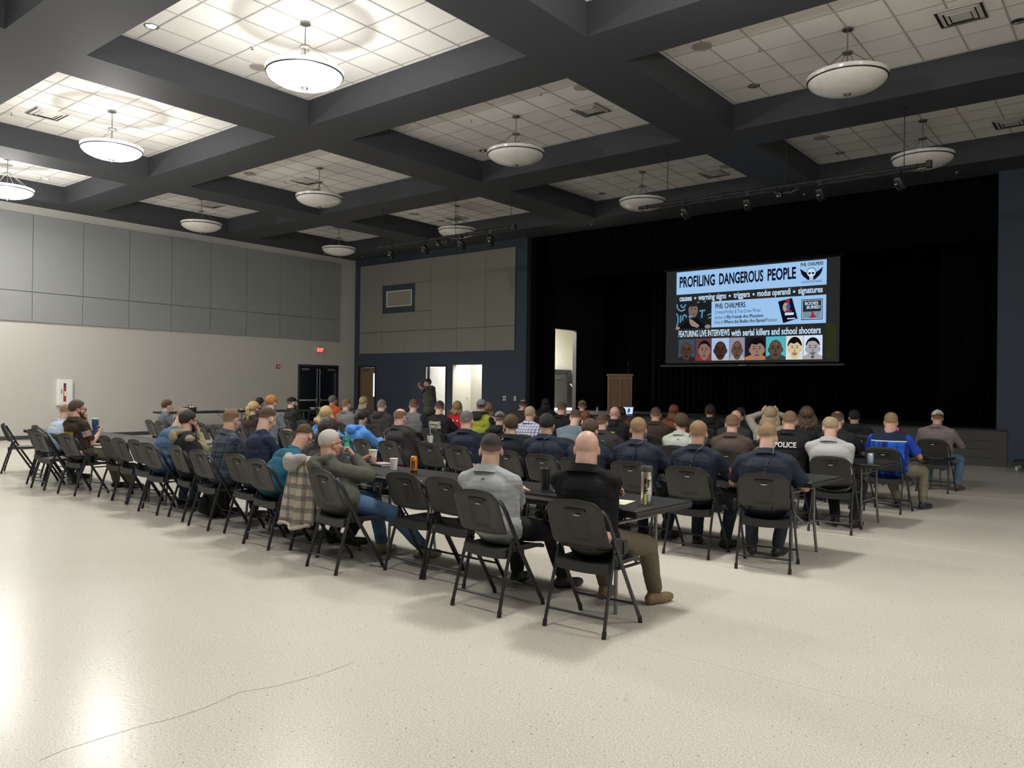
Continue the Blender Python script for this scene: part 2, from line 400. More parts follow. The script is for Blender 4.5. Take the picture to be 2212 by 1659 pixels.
f = MB(); f.box((.101, -.045, -.25), (.104, .025, .25)); f.obj('slot', mat('slot_dark', (.05, .07, .07), .2), cb)
f = MB(); f.lathe([(.03, 0), (.03, .30), (.015, .36), (.012, .40)], (.104, -.01, -.24), 14); f.obj('extinguisher', mat('extinguisher_red', (.35, .015, .015), .35), cb, smooth=50)
f = MB(); f.box((.128, -.03, -.10), (.136, .012, .03)); f.obj('extinguisher_label', mat('paper_white', (.75, .75, .73), .7), cb)
for x, nm, lab in ((-15.91, 'wall_thermostat', 'square white control panel on the blue wall left of the stage'), (-15.48, 'wall_switch', 'narrow white switch plate with a dark key hole at the blue wall edge')):
    t = thing(nm, lab, 'wall control', (x, YS, 1.20)); f = MB(); f.box((-.06, -.02, -.075), (.06, 0, .075)) if x < -15.6 else f.box((-.045, -.02, -.075), (.045, 0, .075)); f.obj('cover_plate', mat('plate_white', (.6, .6, .58), .5), t, bevel=.004)
    f = MB(); f.box((-.03, -.023, -.03), (.03, -.02, .03)) if x < -15.6 else f.lathe([(.018, 0), (.018, .004)], (-.01, -.022, .01), 12); f.obj('display', mat('display_grey', (.12, .13, .16), .3), t)
t = thing('light_switch', 'small light switch on the cream wall inside the right doorway', 'light switch', (-18.178, 20.09, 1.16), R(90))
f = MB(); f.box((-.04, -.012, -.06), (.04, 0, .06)); f.obj('cover_plate', MATS['plate_white'], t); f = MB(); f.box((-.012, -.02, -.025), (.012, -.012, .025)); f.obj('toggle', MATS['display_grey'], t)
# ------------------------------------------------------------ pendants, downlights, vents
M_bowl_on = bpy.data.materials.new('lit_alabaster_bowl'); M_bowl_on.use_nodes = True
_b = M_bowl_on.node_tree.nodes['Principled BSDF']; _b.inputs['Base Color'].default_value = (.85, .83, .8, 1); _b.inputs['Emission Color'].default_value = (1, .975, .95, 1); _b.inputs['Emission Strength'].default_value = BOWL_E
M_bowl_off = mat('alabaster_bowl', (.80, .78, .74), .22, var=.05, vscale=8)
M_nickel = mat('brushed_nickel', (.30, .29, .27), .4, 1)
M_band = mat('dark_band', (.03, .03, .03), .4, .5)
def pendant(lit):
    t = thing('bowl_pendant', 'p', 'pendant lamp')
    # bowl profile: rim radius .56, bottom at z -.92 below ceiling tile
    f = MB(); n = 12; pr = []
    for i in range(n+1):
        a = i/n*PI/2; pr.append((.53*math.sin(a), -.93+.20*(1-math.cos(a))**.9))
    inner = [(r*.97, z+.012) for r, z in reversed(pr)]
    f.lathe([(max(r, .001), z) for r, z in pr]+[(.545, -.70), (.545, -.68), (.515, -.685)]+[(max(r, .001), z) for r, z in inner], (0, 0, 0), 36, capb=True, capt=True)
    f.obj('lamp_bowl', M_bowl_on if lit else M_bowl_off, t, smooth=60)
    f = MB(); f.lathe([(.527, -.752), (.541, -.748), (.5445, -.737), (.535, -.733), (.527, -.752)], (0, 0, 0), 36, capb=False, capt=False); f.obj('band', M_band, t)
    f = MB(); f.lathe([(.004, -.985), (.014, -.96), (.05, -.945), (.055, -.93), (.03, -.922)], (0, 0, 0), 16); f.obj('finial', M_nickel, t, smooth=50)
    f = MB(); f.lathe([(.075, -.03), (.075, -.002)], (0, 0, 0), 20); f.obj('ceiling_canopy', M_nickel, t)
    f = MB(); f.tube([(0, 0, -.03), (0, 0, -.92)], .009, 8); f.obj('stem', M_nickel, t)
    f = MB(); f.lathe([(.02, -.37), (.075, -.36), (.075, -.34), (.02, -.33)], (0, 0, 0), 16); f.obj('hub', M_nickel, t)
    for k in range(6):
        a = 2*PI*k/6+.3; f = MB(); f.tube([(.06*math.cos(a), .06*math.sin(a), -.35), (.51*math.cos(a), .51*math.sin(a), -.685)], .0045, 6); f.obj('rod', M_nickel, t)
    return t
CN = ['leftmost column', 'second column', 'middle column', 'fourth column', 'rightmost column']
RN = ['rearmost row', 'row behind the camera', 'row overhead', 'lit front row', 'mid-hall row', 'row nearest the stage']
proto = {}
for ci, (x0, x1) in enumerate(COLS):
    for ri, (y0, y1) in enumerate(ROWS):
        if ri < 1: pass
        lit = ri in LIT_ROWS; c = ((x0+x1)/2, (y0+y1)/2, ZT)
        lab = f"{'glowing' if lit else 'unlit'} white bowl pendant, {CN[ci]}, {RN[ri]}"
        if lit not in proto:
            proto[lit] = pendant(lit); proto[lit].location = c; proto[lit]['label'] = lab; proto[lit]['group'] = 'lit bowl pendants' if lit else 'unlit bowl pendants'
        else: dup(proto[lit], c, 0, lab, 'lit bowl pendants' if lit else 'unlit bowl pendants')
        if lit:
            ld = bpy.data.lights.new('pendant_bulb', 'POINT'); ld.energy = UP_W; ld.shadow_soft_size = .16; ld.color = (1, .97, .94)
            lo = bpy.data.objects.new('pendant_bulb', ld); C.objects.link(lo); lo.location = (c[0], c[1], ZT-.62)
            ld = bpy.data.lights.new('pendant_fill', 'POINT'); ld.shadow_soft_size = .10; ld.energy = DOWN_W*(.62 if ri == 2 else 1.12); ld.color = (1, .975, .93)
            lo = bpy.data.objects.new('pendant_fill', ld); C.objects.link(lo); lo.location = (c[0], c[1], ZT-1.55)  # added fill floating below the bowl, lowered to reach the unlit coffer tiles
            ld = bpy.data.lights.new('pendant_down', 'AREA'); ld.shape = 'DISK'; ld.size = .75; ld.energy = DISK_W*(.62 if ri == 2 else 1.12); ld.color = (1, .975, .93)
            lo = bpy.data.objects.new('pendant_down', ld); C.objects.link(lo); lo.location = (c[0], c[1], ZT-.995)
# recessed downlights
M_trim = mat('downlight_trim', (.30, .29, .27), .3, .8)
M_can = mat('downlight_can', (.02, .02, .02), .2)
def downlight(lit):
    t = thing('recessed_downlight', 'd', 'ceiling light')
    f = MB(); f.lathe([(.10, -.001), (.10, -.008), (.082, -.008), (.075, -.001)], (0, 0, 0), 24, capb=False, capt=False); f.obj('trim_ring', M_trim, t)
    f = MB(); f.lathe([(.001, -.003), (.078, -.003)], (0, 0, 0), 24, capb=False, capt=False); f.obj('lamp_lens', emis('downlight_glow', (1, .98, .95), 9) if lit else M_can, t)
    if not lit: f = MB(); f.tube([(-.05, 0, -.006), (.0, .03, -.006)], .012, 6); f.obj('reflector', mat('mirror_reflector', (.8, .8, .8), .1, 1), t)
    return t
dls = [(-5.23, 12.9), (-5.22, 17.66), (-11.28, 17.68), (-11.31, 12.94), (-11.24, 5.55), (-21.79, 8.09), (-1.43, 12.83), (-17.14, 12.93), (-19.4, 12.9), (-17.15, 17.68), (-19.4, 17.7), (-17.3, 5.5), (-1.43, 5.5), (-5.2, 5.5)]
pd = {}
for x, y in dls:
    lit = y < 9
    ci = [i for i, (a, b_) in enumerate(COLS) if a < x < b_][0]; ri = [i for i, (a, b_) in enumerate(ROWS) if a < y < b_][0]
    side = 'left' if x < sum(COLS[ci])/2 else 'right'
    lab = f"{'glowing' if lit else 'dark'} recessed downlight, {side} side of the coffer, {CN[ci]}, {RN[ri]}"
    if lit not in pd: pd[lit] = downlight(lit); pd[lit].location = (x, y, ZT-.001); tag(pd[lit], lab, None, 'recessed downlights')
    else: dup(pd[lit], (x, y, ZT-.001), 0, lab, 'recessed downlights')
# square diffusers
def vent():
    t = thing('air_diffuser', 'v', 'air vent')
    f = MB()
    for i, (a, b_, z) in enumerate(((.30, .285, -.004), (.25, .20, -.012), (.18, .135, -.022))):
        vs = []; 
        for r, zz in ((a, z+.004), (b_, z-.012)):
            for sx, sy in ((-1,-1),(1,-1),(1,1),(-1,1)): vs.append((sx*r, sy*r, zz))
        f.add(vs, [(k, (k+1) % 4, 4+(k+1) % 4, 4+k) for k in range(4)])
    f.box((-.12, -.12, -.03), (.12, .12, -.024)); f.obj('louver', mat('vent_white', (.60, .58, .55), .5), t)
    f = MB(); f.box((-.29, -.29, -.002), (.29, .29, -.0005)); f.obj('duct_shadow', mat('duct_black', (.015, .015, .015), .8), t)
    return t
vs_ = [(-2.02, 12.15), (-8.06, 12.2), (-8.09, 17.6), (-16.6, 12.2), (-16.5, 6.15), (-2.06, 17.57), (-21.08, 12.2), (-16.46, 17.6), (-2.0, 6.15)]
pv = None
for x, y in vs_:
    ci = [i for i, (a, b_) in enumerate(COLS) if a < x < b_][0]; ri = [i for i, (a, b_) in enumerate(ROWS) if a < y < b_][0]
    lab = f"square white air diffuser, {CN[ci]}, {RN[ri]}"
    if pv is None: pv = vent(); pv.location = (x, y, ZT-.006); tag(pv, lab, None, 'ceiling air diffusers')
    else: dup(pv, (x, y, ZT-.006), 0, lab, 'ceiling air diffusers')
# round ceiling speakers
sp = None
for x, y in [(-5.25, 10.95), (-5.2, 16.37), (-17.15, 10.96), (-17.13, 16.49), (-7.57, 11.2), (-11.28, 7.35), (-1.42, 11.6), (-21.2, 7.0), (-7.6, 17.2)]:
    ci = [i for i, (a, b_) in enumerate(COLS) if a < x < b_][0]; ri = [i for i, (a, b_) in enumerate(ROWS) if a < y < b_][0]
    lab = f"flat round beige ceiling speaker, {CN[ci]}, {RN[ri]}"
    if sp is None:
        sp = thing('ceiling_speaker', lab, 'ceiling speaker', (x, y, ZT-.006), 0, 'round ceiling speakers')
        f = MB(); f.lathe([(.001, -.006), (.13, -.006), (.145, 0)], (0, 0, 0), 28, capb=False, capt=False); f.obj('speaker_grille', mat('speaker_grille', (.40, .38, .32), .7), sp)
        f = MB(); f.lathe([(.15, 0), (.15, -.007), (.143, -.008), (.143, 0)], (0, 0, 0), 28, capb=False, capt=False); f.obj('rim', mat('speaker_rim', (.50, .48, .43), .6), sp)
    else: dup(sp, (x, y, ZT-.006), 0, lab, 'round ceiling speakers')
# sprinklers
spk = None
from itertools import product
for (x, y, z, where) in [(-10.67, 6.83, ZT, 'tiles beside the large glowing pendant'), (-4.6, 11.55, ZT, 'tiles left of the large unlit pendant at the right'), (-17.06, 11.9, ZT, 'tiles near the round speaker of the second column'),
        (-10.2, 11.3, ZT, 'tiles of the middle coffer, beside its pendant'), (-8.3, 11.0, ZT, 'tiles of the middle coffer near its air diffuser'), (-17.0, 5.7, ZT, 'tiles below the vent of the second lit coffer'),
        (-22.8, 13.0, ZC, 'charcoal beam along the left wall, nearer the camera'), (-22.8, 17.6, ZC, 'charcoal beam along the left wall, farther one'),
        (-12.4, 18.9, ZC, 'charcoal beam above the left stage edge'), (-6.4, 18.9, ZC, 'charcoal beam above the stage middle'), (-3.2, 18.9, ZC, 'charcoal beam above the right stage edge'), (-22.3, 18.9, ZC, 'charcoal beam at the corner of the blue wall')]:
    lab = f'tiny chrome sprinkler head in the {where}'
    if spk is None:
        spk = thing('fire_sprinkler', lab, 'sprinkler', (x, y, z), 0, 'ceiling sprinklers')
        f = MB(); f.lathe([(.03, -.006), (.03, 0)], (0, 0, 0), 12); f.obj('escutcheon', M_white, spk)
        f = MB(); f.tube([(0, 0, -.006), (0, 0, -.045)], .007, 6); f.lathe([(.022, -.05), (.022, -.046)], (0, 0, 0), 10); f.obj('deflector', M_steel, spk)
    else: dup(spk, (x, y, z), 0, lab, 'ceiling sprinklers')

# ------------------------------------------------------------ lighting pipes with stage lights
M_pipe = mat('black_pipe', (.022, .021, .020), .55, .1)
M_fix = mat('black_fixture', (.012, .012, .013), .3)
M_lens = mat('fixture_lens', (.02, .025, .05), .05)
def pipe(x0, x1, hang, lab):
    t = thing('lighting_pipe', lab, 'lighting pipe', (0, 14.1, 5.23))
    f = MB(); f.tube([(x0, 0, 0), (x1, 0, 0)], .035, 12); f.obj('pipe', M_pipe, t, smooth=50)
    n = int((x1-x0)/.33)
    f = MB()
    for i in range(n):
        x = x0+.2+i*.33; f.tube([(x+.01*math.sin(k), .042*math.cos(k), .042*math.sin(k)) for k in [2*PI*q/10 for q in range(10)]], .006, 5, closed=True)
    f.tube([(x0+.3+i*(x1-x0-.5)/30, -.03+.015*math.sin(i*1.7), -.045+.015*math.sin(i*2.3)) for i in range(31)], .013, 6)
    f.obj('power_cable', M_black, t)
    for x in hang:
        f = MB(); f.tube([(x, 0, .03), (x, 0, ZC-5.23)], .007, 6); f.obj('hanger_rod', M_pipe, t)
        f = MB(); f.lathe([(.04, ZC-5.23-.012), (.04, ZC-5.23)], (x, 0, 0), 12); f.obj('ceiling_plate', M_pipe, t)
    f = MB(); f.box((x1-.06, -.05, -.05), (x1+.02, .05, .06)); f.obj('junction_box', M_pipe, t)
pipe(-15.99, -11.34, (-15.85, -13.2, -11.45), 'left lighting pipe with four lights hanging before the taupe panels')
pipe(-8.1, -2.76, (-7.46, -5.1, -3.15), 'right lighting pipe hanging in front of the dark stage opening')
def fixture(tilt=35):
    t = thing('stage_light', 's', 'stage light')
    f = MB(); f.tube([(0, 0, .0), (0, 0, -.08)], .012, 6); f.tube([(.09*math.sin(a), 0, -.17+.09*math.cos(a)) for a in [R(q) for q in range(-90, 91, 20)]], .008, 6); f.obj('yoke', M_fix, t)
    rot = Matrix.Rotation(R(tilt), 3, 'X')
    f = MB(); f.lathe([(.04, -.13), (.07, -.10), (.08, 0), (.075, .10), (.05, .12)], (0, 0, 0), 18); f.v = [tuple(rot @ Vector(v)+Vector((0, 0, -.19))) for v in f.v]; bd = f.obj('lamp_housing', M_fix, t, smooth=50)
    f = MB(); f.lathe([(.001, -.132), (.062, -.131)], (0, 0, 0), 18, capb=False, capt=False); f.v = [tuple(rot @ Vector(v)+Vector((0, 0, -.19))) for v in f.v]; f.obj('lens', M_lens, bd)
    f = MB(); f.box((-.035, -.085, -.17), (.035, -.078, -.14)); f.obj('status_display', emis('display_violet', (.5, .35, 1), 1.5), bd)
    f = MB(); f.box((-.02, -.09, -.24), (.025, -.083, -.225)); f.obj('white_tag', mat('tag_white', (.6, .6, .6), .5), bd)
    f = MB(); f.box((-.035, -.035, -.035), (.035, .035, .05)); f.obj('clamp', M_fix, t)
    return t
fx = None
for x, s, w_ in [(-15.49, 1, 'leftmost of the four on the left pipe'), (-14.24, 1, 'second from the left on the left pipe'), (-12.99, 1, 'third from the left on the left pipe'), (-12.06, 1, 'rightmost of the four on the left pipe'),
            (-7.07, 1, 'leftmost on the right pipe'), (-5.81, 1, 'second from the left on the right pipe'), (-4.49, 1, 'third from the left on the right pipe'), (-3.22, 1, 'rightmost on the right pipe, under the unlit bowl')]:
    lab = f'black stage light on the lighting pipe, {w_}'
    if fx is None: fx = fixture(); fx.location = (x, 14.1, 5.195); tag(fx, lab, None, 'stage lights on the pipes')
    else: dup(fx, (x, 14.1, 5.195), random.uniform(-.5, .5), lab, 'stage lights on the pipes')
for x, w_ in ((-13.62, 'left lighting pipe'), (-5.08, 'right lighting pipe')):
    t = thing('twin_stage_light', f'compact twin head spotlight clamped under the middle of the {w_}', 'stage light', (x, 14.1, 5.19), 0)
    f = MB(); f.tube([(0, 0, 0), (0, 0, -.07)], .012, 6); f.box((-.18, -.02, -.09), (.18, .02, -.07)); f.obj('bracket', M_fix, t)
    for s in (-1, 1):
        f = MB(); f.lathe([(.03, 0), (.05, .03), (.05, .14)], (0, 0, 0), 14); q = Matrix.Rotation(R(s*60), 3, 'Y'); f.v = [tuple(q @ Vector(v)+Vector((s*.08, -.02, -.12))) for v in f.v]; f.obj('lamp_head', M_fix, t, smooth=50)
    f = MB(); f.box((-.17, -.05, -.14), (-.09, -.045, -.12)); f.obj('white_tag', MATS['tag_white'], t)

# ------------------------------------------------------------ stage
M_deck = mat('black_stage_deck', (.010, .009, .008), .5)
M_front = mat('dark_grey_stage_front', (.055, .055, .053), .6)
M_curt = mat('black_velvet', (.0016, .0018, .0035), .95, spec=.1)
SB = 27.0
f = MB(); f.box((SX0-.2, YS-.02, 0), (SX1+.2, SB, STZ-.03)); struct(f.obj('wall_stage_front', M_front))
f = MB(); f.box((SX0-.2, YS-.05, STZ-.03), (SX1+.2, SB, STZ)); struct(f.obj('floor_stage', M_deck))
f = MB()
for z in (.18, .36, .54): f.box((SX0, YS-.025, z-.004), (SX1, YS-.018, z+.004))
struct(f.obj('trim_2', M_dark))
# stage box
OY0, OY1, OZ0, OZ1 = 20.50, 22.50, STZ, 3.52
wall_holes('wall_stage_left', M_black, 'x', YS+.2, SB, 0, 7.5, [(OY0, OY1, OZ0, OZ1)], SX0-.4, SX0-.25)
f = MB(); f.box((SX1+.6, YS+.2, 0), (SX1+.8, SB, 7.5)); struct(f.obj('wall_stage_right', M_black))
f = MB(); f.box((SX0-.4, SB, 0), (SX1+.8, SB+.2, 7.5)); struct(f.obj('wall_stage_back', M_black))
f = MB(); f.box((SX0-.4, YS+.2, 7.5), (SX1+.8, SB+.2, 7.6)); struct(f.obj('ceiling_stage', M_black))
def curtain(name, lab, x0, x1, y, z0, z1, fold=.12, amp=.045, plane='y'):
    n = max(8, int(abs(x1-x0)/fold*6)); vs = []; fs = []
    for zi, z in enumerate((z0, z1)):
        for i in range(n+1):
            t = i/n; u = x0+(x1-x0)*t; v = y+amp*math.sin(2*PI*(u/fold))+.02*math.sin(u*3.1)
            vs.append((u, v, z) if plane == 'y' else (v, u, z))
    fs = [(i, i+1, n+2+i, n+1+i) for i in range(n)]
    f = MB(); f.add(vs, fs); o = f.obj(name, M_curt, smooth=180)
    sd = o.modifiers.new('solid', 'SOLIDIFY'); sd.thickness = .008
    return tag(o, lab, 'curtain')
curtain('stage_curtain', 'black velvet valance hanging across the top of the stage opening', SX0+.5, SX1+.1, YS+.5, 4.90, 7.5, .22)
curtain('stage_curtain', 'black velvet drape at the left edge of the stage opening', SX0-.2, SX0+.55, YS+.75, STZ+.01, 6.4, .13)
curtain('stage_curtain', 'black velvet drape at the right edge of the stage opening', SX1-1.3, SX1+.55, YS+1.2, STZ+.01, 6.6, .16)
curtain('stage_curtain', 'long black velvet curtain hanging behind the projection screen', SX0+2.3, SX1+.5, 23.2, STZ+.01, 7.2, .2)
curtain('stage_curtain', 'black velvet leg curtain between the lit stage door and the lectern', SX0-.2, SX0+2.6, 24.2, STZ+.01, 7.2, .16)
# corridor behind the stage door: white wall, half height door with dark frame, stair handrail
f = MB(); cx0, cx1, cy0, cy1 = SX0-2.53, SX0-.4, 20.46, 26.6
f.box((cx0, cy0, STZ-.1), (cx1, cy1, STZ)); f.box((cx0, cy0, 3.9), (cx1, cy1, 4.0)); f.box((cx0-.1, cy0, STZ), (cx0, cy1, 4)); f.box((cx0-.1, cy0-.1, STZ), (cx1, cy0, 4)); f.box((cx0-.1, cy1, STZ), (cx1, cy1+.1, 4))
struct(f.obj('wall_stage_corridor', mat('white_corridor', (.78, .76, .68), .7)))
f = MB(); f.box((cx0, cy0, STZ), (cx0+.03, cy1, 2.03)); f.box((cx0+.03, cy1-.03, STZ), (cx1, cy1, 2.03)); struct(f.obj('trim_3', mat('grey_wainscot_paint', (.045, .045, .046), .6)))
ld = bpy.data.lights.new('corridor_light', 'AREA'); ld.energy = 300; ld.size = 1.0; ld.color = (1, .97, .88); lo = bpy.data.objects.new('corridor_light', ld); C.objects.link(lo); lo.location = (SX0-1.4, 22.0, 3.88)
d = struct(bpy.data.objects.new('door_4', None)); C.objects.link(d); d.location = (cx0+.03, 24.5, STZ)
f = MB(); f.box((0, -.75, 0), (.06, -.62, 1.30)); f.box((0, .62, 0), (.08, .92, 1.36)); f.box((0, -.20, 1.30), (.06, .92, 1.46)); f.obj('door_frame', M_dark, d)
f = MB(); f.box((0, -.62, 0), (.04, .62, 1.30)); f.obj('door_leaf', mat('grey_steel_door', (.06, .06, .062), .4), d)
f = MB(); f.box((.04, -.45, 1.10), (.07, .25, 1.14)); f.obj('door_closer', M_steel, d)
hr = thing('handrail', 'light sloping stair handrail on the grey corridor wall beyond the stage', 'handrail', (cx0+.12, 25.30, 0)); f = MB(); f.tube([(0, 0, 1.70), (0, .75, 1.24)], .028, 8); f.obj('rail', mat('rail_white', (.7, .7, .68), .4), hr); f = MB(); f.tube([(-.09, .2, 1.50), (0, .2, 1.575)], .012); f.obj('bracket', M_steel, hr)

# ------------------------------------------------------------ lectern
lc = thing('lectern', 'tall oak lectern with two recessed panels standing on the dark stage', 'lectern', (-12.36, 20.5, STZ), R(33))
M_oak = mat('oak', (.24, .135, .062), .39, var=.3, vscale=7, stretch=(9, 9, .7)); M_oak2 = mat('oak_panel', (.20, .11, .05), .5, var=.35, vscale=9, stretch=(7, 7, 1))
f = MB(); f.box((-.36, 0, .0), (.36, .42, 1.14)); f.obj('cabinet_body', M_oak, lc, bevel=.006)
f = MB()
for a, b_ in (((-.36, -.03, 0), (-.30, 0, 1.14)), ((.30, -.03, 0), (.36, 0, 1.14)), ((-.04, -.03, 0), (.04, 0, 1.14)), ((-.30, -.03, 1.02), (-.04, 0, 1.14)), ((.04, -.03, 1.02), (.30, 0, 1.14)), ((-.30, -.03, 0), (-.04, 0, .12)), ((.04, -.03, 0), (.30, 0, .12))): f.box(a, b_)
f.obj('face_frame', M_oak, lc)
for s in (-1, 1):
    f = MB(); f.box((s*.17-.12, -.015, .13), (s*.17+.12, -.001, 1.01)); f.obj('panel', M_oak2, lc, bevel=.004)
f = MB(); f.add([(-.39, -.06, 1.14), (.39, -.06, 1.14), (.39, .55, 1.14), (-.39, .55, 1.14), (-.39, -.06, 1.20), (.39, -.06, 1.20), (.39, .55, 1.17), (-.39, .55, 1.17)], [(0,3,2,1),(4,5,6,7),(0,1,5,4),(1,2,6,5),(2,3,7,6),(3,0,4,7)]); f.obj('top', M_oak, lc)
f = MB(); f.tube([(.25, .2, 1.18), (.26, .22, 1.35), (.24, .15, 1.52)], .005, 6); f.ell((.238, .145, 1.53), (.014, .014, .025)); f.obj('gooseneck_microphone', mat('mic_dark', (.03, .03, .03), .4), lc)

# ------------------------------------------------------------ projection screen
SCY = 22.0
scr = thing('projection_screen', 'large hanging projection screen showing a blue and black slide over the stage', 'projection screen', (0, SCY, 0))
SU = lambda u: -11.64+u*(5.17)          # 0..1 across the fabric
SV = lambda v: 2.345+v*(2.83)
SE = .76
def flat(name, u0, v0, u1, v1, m, d, parent=scr, pts=None):
    f = MB(); p = pts or [(u0, v0), (u1, v0), (u1, v1), (u0, v1)]
    f.add([(SU(a), -d, SV(b_)) for a, b_ in p], [tuple(range(len(p)))]); return f.obj(name, m, parent)
f = MB(); f.box((SU(0), .0, SV(0)), (SU(1), .01, SV(1))); fab = f.obj('screen_fabric', emis('slide_black', (.022, .023, .024), SE), scr)
f = MB(); f.box((SU(0)-.16, -.03, SV(0)-.11), (SU(1)+.14, .04, SV(0)-.04)); f.obj('weight_bar', mat('screen_bar', (.03, .03, .032), .5), scr, bevel=.01)
f = MB(); f.tube([(SU(.46), -.03, SV(0)-.075), (SU(.50), -.03, SV(0)-.075)], .012, 6); f.obj('pull_loop', mat('pull_white', (.5, .5, .5), .5), scr)
for u_ in (.1, .9): f = MB(); f.tube([(SU(u_), .02, SV(1)+.1), (SU(u_), .02, 7.5)], .008, 6); f.obj('hanging_cable', M_black, scr)
f = MB(); f.box((SU(0)-.1, -.02, SV(1)+.0), (SU(1)+.1, .06, SV(1)+.12)); f.obj('top_roller', M_black, scr)
M_sky = emis('slide_blue', (.36, .60, .92), SE); M_ink = emis('slide_ink', (.004, .006, .02), SE); M_w = emis('slide_white', (.62, .80, 1.0), SE)
# blue header and middle banner
flat('header_banner', .067, .742, .933, .985, M_sky, .004, fab)
flat('name_banner', .290, .374, .932, .647, M_sky, .004, fab)
def stext(txt, u, v, h, wd, m, bold=0, align='LEFT', name='slide_text', d=.009):
    M = Matrix.Translation((SU(u)+(wd*5.17/2 if align == 'LEFT' else 0), -d, SV(v))) @ ROTX
    return text_obj(name, txt, h, m, M, fab, width=wd*5.17, bold=bold)
stext('PROFILING', .087, .868, .45, .222, M_ink, .014); stext('DANGEROUS', .334, .870, .45, .258, M_ink, .014); stext('PEOPLE', .616, .872, .45, .156, M_ink, .014)
for tx, u0, u1 in (('causes', .088, .166), ('warning signs', .208, .379), ('triggers', .423, .518), ('modus operandi', .560, .744), ('signatures', .786, .914)): stext(tx, u0, .697, .24, u1-u0, M_w, .0055)
for u in (.188, .400, .539, .764):
    flat('slide_star', 0, 0, 0, 0, M_w, .009, fab, [(u+(.0095 if k % 2 == 0 else .004)*math.sin(2*PI*k/10), .694+(.0095 if k % 2 == 0 else .004)*1.83*math.cos(2*PI*k/10)) for k in range(10)][::-1])
stext('PHIL CHALMERS', .313, .592, .22, .178, M_ink, 0)
stext('Criminal Profiler & True Crime Writer', .311, .529, .15, .270, M_ink, .0)
stext('Author of', .310, .474, .15, .068, M_ink, .0); stext('My Friends Are Monsters', .383, .474, .15, .211, M_ink, 0)
stext('Host of', .310, .425, .15, .051, M_ink, .0); stext('Where the Bodies Are Buried', .366, .425, .15, .240, M_ink, 0); stext('Podcast', .612, .425, .15, .060, M_ink, .0)
stext('FEATURING LIVE INTERVIEWS', .084, .312, .26, .317, M_w, .006); stext('with serial killers and school shooters', .412, .306, .27, .495, M_w, .006)
stext('PHIL CHALMERS', .797, .950, .14, .118, M_ink, 0)
stext('COUNTER HOMICIDE TRAINING', .802, .778, .09, .108, M_ink, 0)
for tx, u0, v0, hh, wd in (('PHIL CHALMERS', .3145, .592, .22, .178), ('My Friends Are Monsters', .3842, .474, .15, .211), ('Where the Bodies Are Buried', .3672, .425, .15, .240), ('PHIL CHALMERS', .7980, .950, .14, .118)): stext(tx, u0, v0, hh, wd, M_ink, 0)
# generic winged skull emblem
wing = [(.794, .915), (.80, .87), (.806, .85), (.812, .835), (.822, .82), (.834, .80), (.848, .795), (.850, .84), (.832, .865), (.815, .885)]
flat('emblem_wing', 0, 0, 0, 0, M_ink, .008, fab, wing); flat('emblem_wing', 0, 0, 0, 0, M_ink, .008, fab, [(1.708-u, v) for u, v in wing][::-1])
def sdisc(name, u, v, ru, rv, m, d, par=None, n=22, a0=0, a1=360):
    return flat(name, 0, 0, 0, 0, m, d, par or fab, [(u+ru*math.cos(R(a0+(a1-a0)*k/n)), v+rv*math.sin(R(a0+(a1-a0)*k/n))) for k in range(n if a1-a0 == 360 else n+1)])
sdisc('emblem_skull_outline', .854, .868, .026, .047, M_ink, .0105); sdisc('emblem_skull', .854, .868, .023, .041, M_w, .012); flat('emblem_jaw', .844, .80, .864, .845, M_w, .012, fab)
sdisc('emblem_eye', .845, .862, .0065, .011, M_ink, .015); sdisc('emblem_eye', .863, .862, .0065, .011, M_ink, .015)
for du in (-.005, 0, .005): flat('emblem_tooth_line', .854+du-.0007, .802, .854+du+.0007, .828, M_ink, .015, fab)
# speaker photo
def sm(n, c): return emis('slide_'+n, c, SE)
OU, OV = .022, .018
flat('photo_backdrop', .066, .372, .289, .655, sm('photo', (.012, .014, .018)), .004, fab)
def stroke(pts, w_=.0045):
    for (a0, b0), (a1, b1) in zip(pts[:-1], pts[1:]):
        d_ = math.hypot(a1-a0, (b1-b0)/1.83); nx_, ny_ = -(b1-b0)/1.83/d_*w_, (a1-a0)/d_*w_*1.83
        flat('photo_stroke', 0, 0, 0, 0, sm('stroke', (.12, .30, .48)), .006, fab, [(a0+nx_, b0+ny_), (a0-nx_, b0-ny_), (a1-nx_, b1-ny_), (a1+nx_, b1+ny_)])
stroke([(.072, .64), (.074, .60), (.085, .575), (.10, .565), (.115, .57), (.125, .585)]); stroke([(.097, .635), (.10, .61), (.108, .60), (.12, .61), (.128, .635)]); stroke([(.068, .54), (.076, .52), (.079, .49), (.078, .44), (.071, .40)]); stroke([(.096, .52), (.094, .44)]); stroke([(.108, .46), (.110, .50), (.118, .52), (.128, .52), (.134, .49)]); stroke([(.215, .555), (.252, .558)]); stroke([(.233, .555), (.230, .48)]); stroke([(.265, .505), (.288, .52)], .003); stroke([(.27, .475), (.288, .48)], .003); stroke([(.20, .645), (.215, .648)], .003); stroke([(.24, .65), (.255, .652)], .003)
flat('photo_shirt', 0, 0, 0, 0, sm('shirt', (.006, .006, .007)), .008, fab, [(.082, .372), (.272, .372), (.235, .42), (.205, .475), (.155, .475), (.115, .42)])
sdisc('photo_face', .176, .565, .030, .078, sm('skin1', (.20, .14, .12)), .010); sdisc('photo_hair', .176, .605, .031, .042, sm('hair1', (.02, .018, .018)), .012, a0=0, a1=180)
sdisc('photo_microphone', .158, .50, .011, .020, sm('mic', (.14, .25, .35)), .014); flat('photo_hand', 0, 0, 0, 0, sm('skin2', (.32, .24, .20)), .013, fab, [(.150, .475), (.168, .468), (.218, .40), (.205, .375), (.165, .40), (.155, .43)])
